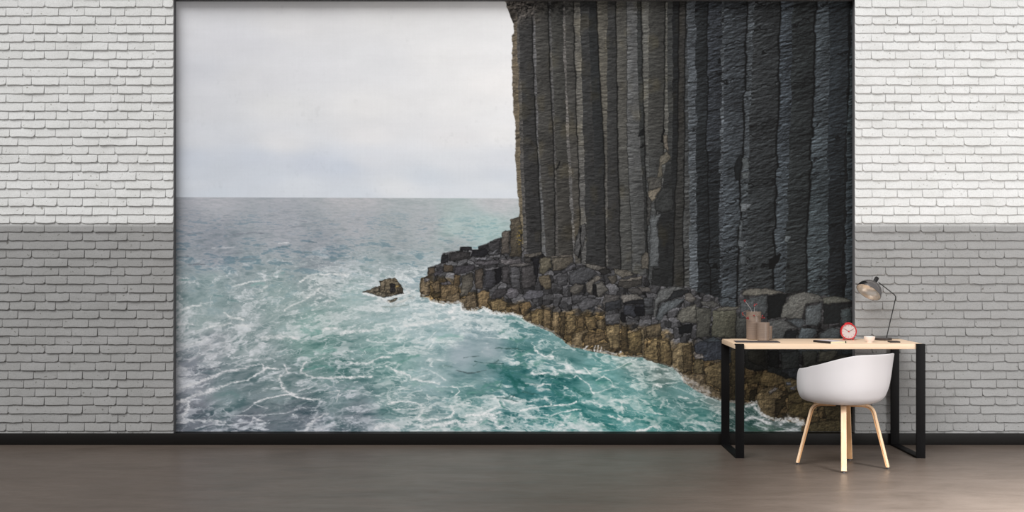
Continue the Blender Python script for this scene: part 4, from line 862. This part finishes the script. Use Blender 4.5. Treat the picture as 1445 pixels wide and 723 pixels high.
def brick(bm, xa, xb, z0, z1, rnd):
    pb = rnd.uniform(.008, .014); pt = rnd.uniform(.001, .0045)             # stands out at the foot, nearly flush at the top
    tl, tr = rnd.uniform(-.002, .002), rnd.uniform(-.002, .002)
    n = max(3, int((xb - xa) / .028))
    top = [(xa + (xb - xa) * k / n, z1) for k in range(n + 1)]
    bot = [(xb - (xb - xa) * k / n, z0) for k in range(n + 1)]
    c = .004 if rnd.random() < .7 else .011                                  # worn corners
    bot[0] = (xb, z0 + c); bot[-1] = (xa, z0 + c); bot.insert(1, (xb - c, z0)); bot.insert(-1, (xa + c, z0))
    line = top + bot
    sag = [rnd.uniform(-.0016, .0016) for _ in line]
    ph = rnd.uniform(0, 6); am = rnd.uniform(0, .0016)
    rings = []
    for inset, dep in ((-.0012, 0.0), (.0002, .72), (.0016, .95), (.0050, 1.0)):
        ring = []
        for (x, z), s in zip(line, sag):
            zz = z + s + am * math.sin(x * 38 + ph)
            cx, cz = (xa + xb) / 2, (z0 + z1) / 2
            x2 = x - math.copysign(min(inset, abs(x - cx)), x - cx) + s * .6; z2 = zz - math.copysign(inset, z - cz)
            f = max(0, min(1, (z2 - z0) / (z1 - z0))); g = (x2 - xa) / (xb - xa)
            d = pb + (pt - pb) * f ** .8 + tl * (1 - g) + tr * g
            ring.append(bm.verts.new((x2, MORTAR - max(.0008, d) * dep, z2)))
        rings.append(ring)
    m = len(line)
    for a, b in zip(rings, rings[1:]):
        for k in range(m): bm.faces.new((a[k], a[(k + 1) % m], b[(k + 1) % m], b[k]))
    bm.faces.new(rings[-1])


bm = bmesh.new()
add_box(bm, W0, XL, MORTAR, WALL + .30, 0, Z_TOP)
add_box(bm, XR, W1, MORTAR, WALL + .30, 0, Z_TOP)
add_box(bm, W0, W1, MORTAR, WALL + .30, Z_TOP, ZW)
add_box(bm, XL, XR, WALL + .080, WALL + .30, 0, Z_TOP)
rnd = random.Random(11)
for r in range(-8, 51):
    yb = 10.3 + PITCH * r; ytop = yb - PITCH
    z0 = at(0, yb - .1, WALL).z + .0020; z1 = at(0, ytop, WALL).z - .0042
    if z1 > ZW - .02 or z0 < .01: continue
    spans = [(CX + W0 * 198.9, 244.4, 63.7, 102.4), (1206.8, CX + W1 * 198.9, 1231.0, 103.0)]
    if z0 > Z_TOP - .004: spans = [(CX + W0 * 198.9, CX + W1 * 198.9, 63.7, 102.4)]
    for xa, xb, an, half in spans:
        js = row_joints(r, an, half, xa, xb)
        for a, b in zip(js, js[1:]):
            ga = .0 if a == xa else .0012 + rnd.uniform(-.0008, .0008); gb = 0 if b == xb else .0012
            brick(bm, (a - CX) / 198.9 + ga, (b - CX) / 198.9 - gb, z0 + rnd.uniform(-.0012, .0012), z1, rnd)
wall = struct(obj('wall_back', bm, M_BRICK, angle=50))
wall.data.materials.append(mat('shade_grey_reveal', srgb(98, 98, 100), .85, 0, .2))    # cheeks of the recess, coloured dark to stand for the edge shadow
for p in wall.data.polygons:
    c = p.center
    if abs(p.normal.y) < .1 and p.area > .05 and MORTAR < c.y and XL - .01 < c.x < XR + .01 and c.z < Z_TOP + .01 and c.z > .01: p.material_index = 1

# dark skirting along the foot of the wall, in front of the mural's lower edge too
M_SKIRT = wood_mat('dark_stained_skirting', srgb(8, 6, 5), srgb(14, 11, 9), 0, .5)
M_SKIRT.node_tree.nodes['Principled BSDF'].inputs['Specular IOR Level'].default_value = .2
bm = bmesh.new(); add_box(bm, W0, W1, WALL - .012, WALL + .080, 0, .0815, .003)
base = struct(obj('baseboard_back', bm, M_SKIRT))
# ---------------------------------------------------------------- the mural, a flat print in the recess of the wall
Y_MURAL = WALL + .068
GAIN = np.array([1.035, 1.03, 1.035], np.float32)


def build_mural():
    colr, gx, gy = paint()
    h, w, _ = colr.shape
    d = Y_MURAL
    X = (gx - CX) / F * d; Z = H - (gy - CY) / F * d
    # the sheet ends at the reveals of the recess
    X = np.clip(X, XL + .001, XR - .001); Z = np.clip(Z, .085, Z_TOP - .001)
    nv = h * w
    co = np.empty((nv, 3), np.float32); co[:, 0] = X.ravel(); co[:, 1] = d; co[:, 2] = Z.ravel()
    back = co.reshape(h, w, 3)[[0, 0, -1, -1], [0, -1, -1, 0]].copy(); back[:, 1] += .008
    co = np.concatenate([co, back])
    i = np.arange(nv).reshape(h, w)
    q = np.stack([i[:-1, :-1], i[1:, :-1], i[1:, 1:], i[:-1, 1:]], -1).reshape(-1, 4)
    b = nv
    sides = np.array([[i[0, 0], i[0, -1], b + 1, b], [i[0, -1], i[-1, -1], b + 2, b + 1], [i[-1, -1], i[-1, 0], b + 3, b + 2], [i[-1, 0], i[0, 0], b, b + 3], [b, b + 1, b + 2, b + 3]])
    q = np.concatenate([q, sides]).astype(np.int32)
    me = bpy.data.meshes.new('wall_mural')
    me.vertices.add(len(co)); me.vertices.foreach_set('co', co.ravel())
    me.loops.add(q.size); me.loops.foreach_set('vertex_index', q.ravel())
    me.polygons.add(len(q)); me.polygons.foreach_set('loop_start', np.arange(0, q.size, 4, dtype=np.int32)); me.polygons.foreach_set('loop_total', np.full(len(q), 4, np.int32))
    me.update(calc_edges=True)
    c4 = np.ones((len(co), 4), np.float32); c4[:nv, :3] = np.clip(colr * GAIN, 0, 1).reshape(-1, 3); c4[nv:, :3] = .6
    at_ = me.attributes.new('print', 'FLOAT_COLOR', 'POINT'); at_.data.foreach_set('color', c4.ravel())
    me.materials.append(print_mat())
    o = bpy.data.objects.new('wall_mural', me); COL.objects.link(o)
    tag(o, 'huge wall mural of rough turquoise sea below a cliff of dark basalt columns', 'mural')
    return o


build_mural()
# ---------------------------------------------------------------- desk
M_OAK = wood_mat('pale_oak', srgb(228, 196, 164), srgb(240, 214, 187), 0, .42)
M_STEEL = mat('black_steel', srgb(11, 10, 11), .5, .0, .12)
YF, YR = 8.440, 9.022                                         # front and rear of the desk
ZT = .7560
DX0, DX1 = 1.479, 2.736
desk = thing('desk', 'writing desk with pale oak top and two black steel loop legs against the wall', 'desk', ((DX0 + DX1) / 2, (YF + YR) / 2, 0))


def loc(o, bm):                                                # world coordinates into the frame of a thing
    bmesh.ops.translate(bm, verts=bm.verts, vec=-Vector(o.location))
    return bm


bm = bmesh.new(); add_box(bm, DX0 + .002, DX1 - .002, YF + .013, YR - .013, ZT - .034, ZT, .0025)
obj('desktop', loc(desk, bm), M_OAK, desk)
for x0, x1 in ((DX0, DX0 + .058), (DX1 - .060, DX1)):
    bm = bmesh.new()
    w = x1 - x0; xc = (x0 + x1) / 2
    # one flat bar bent to a loop: over the top edge, down the rear, along the floor, up the front
    bars = [(YF, YF + .0125, 0, ZT + .0006), (YR - .0125, YR, 0, ZT + .0006)]
    for a, b, c, d in bars: add_box(bm, x0, x1, a, b, c, d, .0018)
    add_box(bm, x0, x1, YF + .0120, YR - .0120, 0, .0125, .0012)
    for a, b in ((YF + .0120, YF + .040), (YR - .040, YR - .0120)): add_box(bm, x0, x1, a, b, ZT - .006, ZT + .0006, .0002)
    obj('leg_frame', loc(desk, bm), M_STEEL, desk)

# ---------------------------------------------------------------- chair
M_SHELL = mat('white_plastic', srgb(210, 207, 209), .38, 0, .4)
M_BEECH = wood_mat('pale_ash', srgb(214, 178, 142), srgb(234, 204, 172), 2, .45)
M_BEECH2 = wood_mat('ash_edge', srgb(186, 140, 98), srgb(206, 162, 118), 2, .5)
M_GLIDE = mat('grey_nylon', srgb(90, 88, 90), .5)
CC = Vector((2.106, 8.115, 0))
fwd = Vector((-.563, .827, 0)); rgt = Vector((.827, .563, 0))
chair = thing('armchair', 'white moulded shell armchair on four splayed pale wooden legs drawn up to the desk', 'chair', CC)
FEET = [Vector((1.834, 8.205, 0)), Vector((2.047, 7.868, 0)), Vector((2.215, 8.365, 0)), Vector((2.366, 8.020, 0))]
ZA = .397
for f in FEET:
    o = f - CC
    d = o.normalized()
    foot = d * o.length + Vector((0, 0, .012)); knee = d * (o.length * .66) + Vector((0, 0, ZA)); inner = d * .045 + Vector((0, 0, ZA + .002))
    path = fillet([foot, knee, inner], .055, 10)
    bm = bmesh.new(); side = d.cross(Vector((0, 0, 1)))
    sweep(bm, path, rrect(.034, .015, .004), up=d)
    lg = obj('leg', bm, M_BEECH, chair)
    # the thicker inner lamination of the bent wood, a shade darker
    inn = fillet([foot - d * .0108 + Vector((0, 0, .0)), knee - d * .0108 - Vector((0, 0, .0108)), inner - Vector((0, 0, .0108))], .048, 10)
    bm = bmesh.new(); sweep(bm, inn, rrect(.0345, .0070, .002), up=d)
    obj('lamination', bm, M_BEECH2, lg)
    bm = bmesh.new(); lathe(bm, [(0, 0), (.0075, 0), (.0085, .003), (.0085, .0135), (0, .0135)], 16, Matrix.Translation(Vector((foot.x, foot.y, 0)) - d * .004))
    obj('glide', bm, M_GLIDE, lg)
bm = bmesh.new(); add_box(bm, -.062, .062, -.062, .062, ZA + .004, ZA + .0165, .004, M=Matrix.Rotation(math.atan2(fwd.y, fwd.x), 4, 'Z'))
obj('mounting_plate', bm, M_BEECH, chair)


def shell():
    bm = bmesh.new()
    zb = ZA + .018
    key = [(0, 0), (.30, .000), (.60, .006), (.76, .040), (.87, .125), (.945, .29), (.985, .52), (1.008, .78), (1.028, 1.0)]
    pr = smooth_line([(r, z, 0) for r, z in key], 4)
    NA = 96

    def rim(a):                                               # a: angle from the back, 0..pi
        s = abs(a)
        t = lambda lo, hi: (lambda q: q * q * (3 - 2 * q))(max(0, min(1, (s - lo) / (hi - lo))))
        z = .318 - .082 * t(.45, 1.75) - .020 * t(1.5, 2.05)
        return z * (1 - t(2.02, 2.62)) + .052 * t(2.02, 2.62)

    rings = []
    for p in pr:
        ring = []
        for k in range(NA):
            a = -PI + 2 * PI * k / NA
            h = rim(a)
            rr = p.x
            # squarer plan than a circle, deeper towards the back
            ca, sa = math.cos(a), math.sin(a)
            e = 2.35
            q = (abs(ca) ** e + abs(sa) ** e) ** (-1 / e)
            W, D = .274, (.268 if ca > 0 else .246)
            lean = .035 * max(0, ca) * max(0, p.y - .2)       # back leans outwards
            R = rgt * (W * rr * q * sa) + fwd * (-(D * rr * q + lean) * ca)
            ring.append(bm.verts.new(R + Vector((0, 0, zb + h * p.y))))
        rings.append(ring)
    c = rings[0][0]
    for v in rings[0]: v.co = Vector((0, 0, zb))
    for a, b in zip(rings, rings[1:]):
        for k in range(NA):
            bm.faces.new((a[k], a[(k + 1) % NA], b[(k + 1) % NA], b[k]))
    bmesh.ops.remove_doubles(bm, verts=bm.verts, dist=1e-6)
    return bm


so = obj('seat_shell', shell(), M_SHELL, chair, angle=80)
md = so.modifiers.new('thickness', 'SOLIDIFY'); md.thickness = .0075; md.offset = 1
md = so.modifiers.new('edge', 'BEVEL'); md.width = .0028; md.segments = 3; md.limit_method = 'ANGLE'; md.angle_limit = math.radians(50)

# ---------------------------------------------------------------- things on the desk
M_CER = ceramic_mat()


def pot(x, y, r0, r1, h, label):
    bm = bmesh.new(); t = .0045
    prof = [(0, 0), (r0 - .003, 0), (r0, .003)]
    for k in range(1, 14):
        f = k / 14; prof.append((r0 + (r1 - r0) * f, .003 + (h - .006) * f))
    prof += [(r1, h - .002), (r1 - t * .5, h), (r1 - t, h - .002)]
    for k in range(13, 0, -1):
        f = k / 14; prof.append((r0 + (r1 - r0) * f - t, .006 + (h - .009) * f))
    prof += [(r0 - t, .007), (0, .006)]
    lathe(bm, prof, 56)
    o = obj('stoneware_vase', bm, M_CER)
    o.location = (x, y, ZT)
    tag(o, label, 'vase', 'taupe stoneware vases on the desk')
    return o


VX, VY = 1.691, 8.925
pot(VX, VY, .0500, .0525, .194, 'tallest taupe stoneware vase, holding sprigs of red berries on the desk')
pot(1.733, 8.800, .0400, .0440, .1245, 'medium taupe stoneware vase standing in front of the tall one')
pot(1.783, 8.900, .0300, .0325, .0960, 'smallest taupe stoneware vase, half hidden behind the medium one')

M_TWIG = mat('dry_twig', srgb(120, 96, 82), .7); M_TWIG2 = mat('pale_twig', srgb(168, 160, 158), .7)
M_BERRY = mat('red_berry', srgb(128, 14, 24), .35)


def sprig(label, pts, berries, twig):
    root = thing('berry_sprig', label, 'berry sprig', (pts[0][0], pts[0][1], pts[0][2]), 0, 'berry sprigs in the tall vase')
    o = Vector(pts[0]); L = [Vector(p) - o for p in pts]
    bm = bmesh.new(); sweep(bm, smooth_line(L, 6), circ(.0014, 7))
    end = L[-1]
    bs = [Vector(b) - o for b in berries]
    for b in bs[1:]:
        mid = (b + end) / 2 + Vector((0, -.002, .002))
        sweep(bm, [L[-2] * .35 + end * .65, mid, b], circ(.0008, 5))
    obj('stem', bm, twig, root)
    for b in bs:
        bm = bmesh.new(); bmesh.ops.create_icosphere(bm, subdivisions=2, radius=.0052)
        for v in bm.verts: v.co = v.co * (1 + .05 * math.sin(v.co.z * 900)) + b
        obj('berry', bm, M_BERRY, root)


zb_ = ZT + .010
top = lambda dx, dy: (VX + dx, VY + dy, ZT + .188)


def pp(px, py, d=VY): return tuple(at(px, py, d))


sprig('thin pale sprig leaning left with one red berry head, highest above the tall vase', [(VX - .010, VY + .004, zb_), top(-.014, .004), pp(1056.5, 432), pp(1051.2, 425.0)], [pp(1050.2, 424.4), pp(1051.8, 424.0), pp(1051.0, 425.8, VY - .01)], M_TWIG2)
sprig('upright sprig with a pair of red berries rising from the tall vase', [(VX + .008, VY + .014, zb_), top(.006, .004), pp(1064.6, 436), pp(1065.2, 430.6)], [pp(1064.9, 429.8), pp(1067.4, 429.6), pp(1064.4, 431.8, VY - .01)], M_TWIG2)
sprig('pale sprig drooping left of the tall vase with dark red berries', [(VX - .026, VY - .020, zb_), top(-.030, -.022), pp(1054.0, 439.0, VY - .055), pp(1048.6, 441.0, VY - .06), pp(1047.6, 444.0, VY - .06)], [pp(1047.8, 442.2, VY - .06), pp(1048.5, 444.6, VY - .06), pp(1054.0, 449.6, VY - .065), pp(1056.2, 450.2, VY - .065), pp(1055.6, 448.2, VY - .068)], M_TWIG)
sprig('brown sprig hanging over the front of the tall vase with berries to its right', [(VX + .012, VY - .024, zb_), top(.012, -.036), pp(1067.5, 443.0, VY - .062), pp(1072.5, 446.5, VY - .066), pp(1075.6, 447.4, VY - .066)], [pp(1076.0, 446.0, VY - .066), pp(1075.4, 449.0, VY - .066), pp(1078.2, 448.8, VY - .064), pp(1064.0, 445.6, VY - .062)], M_TWIG)

M_SLATE = mat('dark_slate', srgb(62, 60, 64), .6)
bm = bmesh.new(); add_box(bm, -.148, .148, -.070, .070, 0, .0045, .0015)
o = obj('slate_mat', bm, M_SLATE); o.location = (1.662, 8.660, ZT); o.rotation_euler = (0, 0, math.radians(-3))
tag(o, 'thin dark slate board lying in front of the vases on the desk', 'board')

# notebook: black spine to the left, cream page edges to the right, grey-white cover
M_COVER = mat('grey_white_cover', srgb(214, 204, 206), .5); M_BLACK = mat('black_cloth', srgb(26, 20, 20), .6); M_PAGE = mat('cream_paper', srgb(226, 222, 186), .8)
NP = Vector((2.117, 8.482, ZT)); a_ = math.atan2(.062, .129)
nb = thing('notebook', 'notebook with black spine and cream page edges lying at the front of the desk', 'notebook', NP, a_)
bm = bmesh.new(); add_box(bm, .003, .141, .002, .174, .002, .0125, .0006); obj('pages', bm, M_PAGE, nb)
bm = bmesh.new()
add_box(bm, .0040, .143, 0, .176, .0126, .0142, .0005); add_box(bm, .0040, .143, 0, .176, 0, .0019, .0005)
obj('cover', bm, M_COVER, nb)
bm = bmesh.new(); add_box(bm, -.0005, .0030, -.0005, .1765, 0, .0145, .0008); add_box(bm, .0030, .016, -.0005, .1765, .01425, .0146, .0001)
obj('spine', bm, M_BLACK, nb)
bm = bmesh.new(); add_box(bm, .127, .134, -.0012, .1772, -.0, .0150, .0004); obj('elastic_band', bm, M_BLACK, nb)

# alarm clock
M_RED = mat('red_enamel', srgb(190, 12, 26), .3, 0, .5, .3); M_DIAL = mat('dial_card', srgb(192, 181, 179), .6); M_HAND = mat('clock_hand', srgb(84, 36, 42), .5); M_MARK = mat('dial_mark', srgb(150, 96, 100), .6)
KP = Vector(((1197.0 - CX) / F * 8.86, 8.86, ZT))
clk = thing('alarm_clock', 'small round red alarm clock with pale dial standing on the desk', 'clock', KP)
RK, zc = .0560, .0600
Mk = Matrix.Translation((0, 0, zc)) @ Matrix.Rotation(PI / 2, 4, 'X')
bm = bmesh.new()
lathe(bm, [(0, -.022), (RK * .80, -.022), (RK * .95, -.017), (RK, -.006), (RK, .012), (RK * .985, .016), (RK * .93, .0175), (RK * .875, .016), (RK * .865, .0105), (0, .0105)], 64, Mk)
obj('case', bm, M_RED, clk)
bm = bmesh.new(); lathe(bm, [(0, .0108), (RK * .86, .0108), (RK * .86, .0118), (0, .0118)], 64, Mk); dial = obj('dial', bm, M_DIAL, clk)
bm = bmesh.new()
for k in range(12):
    a = k * PI / 6; r = RK * .70
    add_box(bm, -.0012, .0012, -.0003, .0003, -.0035, .0035, M=Matrix.Translation((r * math.sin(a), -.0121, zc + r * math.cos(a))) @ Matrix.Rotation(a, 4, 'Y'))
obj('hour_marks', bm, M_MARK, dial, smooth=False)
for ang, ln, wd in ((-57, .036, .0020), (62, .035, .0020)):
    bm = bmesh.new(); a = math.radians(ang)
    add_box(bm, -wd / 2, wd / 2, -.0006, .0006, -.004, ln, .0003, M=Matrix.Translation((0, -.0132 - (.0012 if ang > 0 else 0), zc)) @ Matrix.Rotation(a, 4, 'Y'))
    obj('hand', bm, M_HAND, clk)
bm = bmesh.new(); lathe(bm, [(0, .0118), (.0050, .0118), (.0048, .0160), (0, .0165)], 20, Mk); obj('hub', bm, M_RED, clk)
for s in (-1, 1):
    bm = bmesh.new()
    p0 = Vector((s * .0245, -.004, .0135)); p1 = Vector((s * .0345, -.004, .0040))
    sweep(bm, [p0, p1], circ(.0042, 12)); lathe(bm, [(0, 0), (.0050, 0), (.0055, .0025), (.0045, .006), (0, .0068)], 16, Matrix.Translation((p1.x, p1.y, 0)))
    obj('foot', bm, M_RED, clk)
bm = bmesh.new()
arc = [Vector((math.sin(a) * RK * 1.035, .002, zc + math.cos(a) * RK * 1.035 + .0010)) for a in [math.radians(-26 + 4 * k) for k in range(14)]]
sweep(bm, arc, rrect(.014, .0065, .002), up=Vector((0, 0, 1))); obj('alarm_bar', bm, M_RED, clk)

# bowl
M_PORC = mat('white_porcelain', srgb(240, 228, 222), .35)
bm = bmesh.new()
lathe(bm, [(0, .002), (.016, .002), (.016, 0), (.019, 0), (.020, .004), (.028, .013), (.0345, .025), (.0385, .0385), (.0372, .0392), (.0355, .0385), (.0315, .025), (.025, .0145), (.015, .0085), (0, .007)], 48)
o = obj('bowl', bm, M_PORC); o.location = ((1227.0 - CX) / F * 8.63, 8.63, ZT); tag(o, 'small white bowl in front of the lamp foot on the desk', 'bowl')

bm = bmesh.new(); add_box(bm, -.033, .033, -.036, .036, 0, .0085, .0015)
o = obj('black_case', bm, M_BLACK); o.location = ((1261.4 - CX) / F * 8.62, 8.62, ZT); tag(o, 'small flat black case near the right end of the desk', 'case')

# desk lamp
M_CHROME = mat('smoked_chrome', srgb(150, 146, 146), .16, 1.0); M_INNER = mat('polished_reflector', srgb(238, 232, 224), .3, .85); M_BLK = mat('black_lacquer', srgb(20, 19, 20), .35)
LD = 8.86
LB = Vector(((1246.5 - CX) / F * LD, LD, ZT))
lamp = thing('desk_lamp', 'chrome dome desk lamp with thin bent black stem at the right of the desk', 'lamp', LB)
bm = bmesh.new(); lathe(bm, [(0, 0), (.0575, 0), (.0590, .002), (.0590, .0140), (.0565, .0168), (.012, .0185), (0, .0185)], 56); obj('base', bm, mat('lamp_base', srgb(74, 70, 70), .3, .6), lamp)
st = [at(1251.0, 478.6, LD), at(1264.6, 418.0, LD), at(1239.6, 398.6, LD)]
st = [Vector((p.x, p.y, p.z)) - LB for p in st]
st[0].z = .017
bm = bmesh.new(); sweep(bm, fillet(st, .022, 8), circ(.0036, 10), up=Vector((0, 1, 0))); obj('stem', bm, M_BLK, lamp)
ax = Vector((-.555, -.34, -.76)).normalized()                 # the way the shade opens
RC = at(1225.4, 412.6, LD) - LB
RC.y -= .004
Ms = Matrix.Translation(RC) @ Vector((0, 0, -1)).rotation_difference(ax).to_matrix().to_4x4()
Rr, dp = .0905, .088
outer = [(Rr * math.cos(PI / 2 * k / 16), dp * math.sin(PI / 2 * k / 16)) for k in range(17)]; outer[-1] = (0, dp)
bm = bmesh.new()
lathe(bm, [(Rr - .0025, -.0005), (Rr, -.0005)] + outer, 64, Ms); lathe(bm, [(Rr - .0025, -.0005), (Rr - .0025, .0008)], 64, Ms)
sh = obj('shade', bm, M_CHROME, lamp)
bm = bmesh.new(); lathe(bm, [(r * (Rr - .0026) / Rr if r else 0, z * .965 + .0004) for r, z in outer], 64, Ms); obj('reflector', bm, M_INNER, sh)
bm = bmesh.new(); lathe(bm, [(0, .0395), (.010, .0400), (.018, .046), (.021, .056), (.017, .066), (.011, .074), (.011, .0845), (0, .0845)], 24, Ms)
obj('bulb', bm, mat('opal_glass', srgb(236, 232, 226), .3), sh)
bm = bmesh.new(); lathe(bm, [(0, dp - .002), (.0150, dp - .002), (.0150, dp + .040), (.0130, dp + .044), (0, dp + .044)], 24, Ms); obj('cap', bm, M_BLK, sh)
AMB = .45
LIGHTS = [('s', 'daylight_left', (.75, 1.0, -1.4), 3.0, 40, (1, .99, .98)),
          ('a', 'added_floor_light_right', (3.5, 5.2, 3.2), (3.55, 5.5, 0), 370, .8, .8, (1, 1, 1), 90),  # unseen light added to brighten the right of the floor
          ('a', 'fill_light_right', (6.0, 2.6, 1.9), (2.8, 8.8, 1.0), 120, 1.6, 1.8, (1, .99, .98), 150)]  # unseen fill added from the right to lift the chair and brickwork
# ---------------------------------------------------------------- light and camera
world = bpy.data.worlds.new('room_light'); scene.world = world; world.use_nodes = True
wt = world.node_tree; bg = wt.nodes['Background']
bg.inputs['Color'].default_value = (1, .985, .97, 1); bg.inputs['Strength'].default_value = AMB


def sun(name, d, energy, angle, col=(1, 1, 1)):
    l = bpy.data.lights.new(name, 'SUN'); l.energy = energy; l.angle = math.radians(angle); l.color = col
    o = bpy.data.objects.new(name, l); COL.objects.link(o)
    o.rotation_euler = Vector(d).normalized().to_track_quat('-Z', 'Y').to_euler()
    return o


def area(name, p, tgt, energy, sx, sy, col=(1, 1, 1), spread=180):
    l = bpy.data.lights.new(name, 'AREA'); l.energy = energy; l.shape = 'RECTANGLE'; l.size = sx; l.size_y = sy; l.color = col
    l.spread = math.radians(spread)
    o = bpy.data.objects.new(name, l); COL.objects.link(o); o.location = p
    o.rotation_euler = (Vector(tgt) - Vector(p)).to_track_quat('-Z', 'Y').to_euler()
    return o


for a in LIGHTS:
    (sun if a[0] == 's' else area)(*a[1:])

cam = bpy.data.cameras.new('camera'); co_ = bpy.data.objects.new('camera', cam); COL.objects.link(co_)
co_.location = (0, 0, H); co_.rotation_euler = (PI / 2, 0, 0)
cam.sensor_width = 36; cam.lens = F / 1445 * 36; cam.clip_end = 60; cam.clip_start = .05
scene.camera = co_
scene.view_settings.view_transform = 'Standard'; scene.view_settings.look = 'None'
scene.view_settings.exposure = 0; scene.view_settings.gamma = 1; scene.view_settings.use_curve_mapping = False
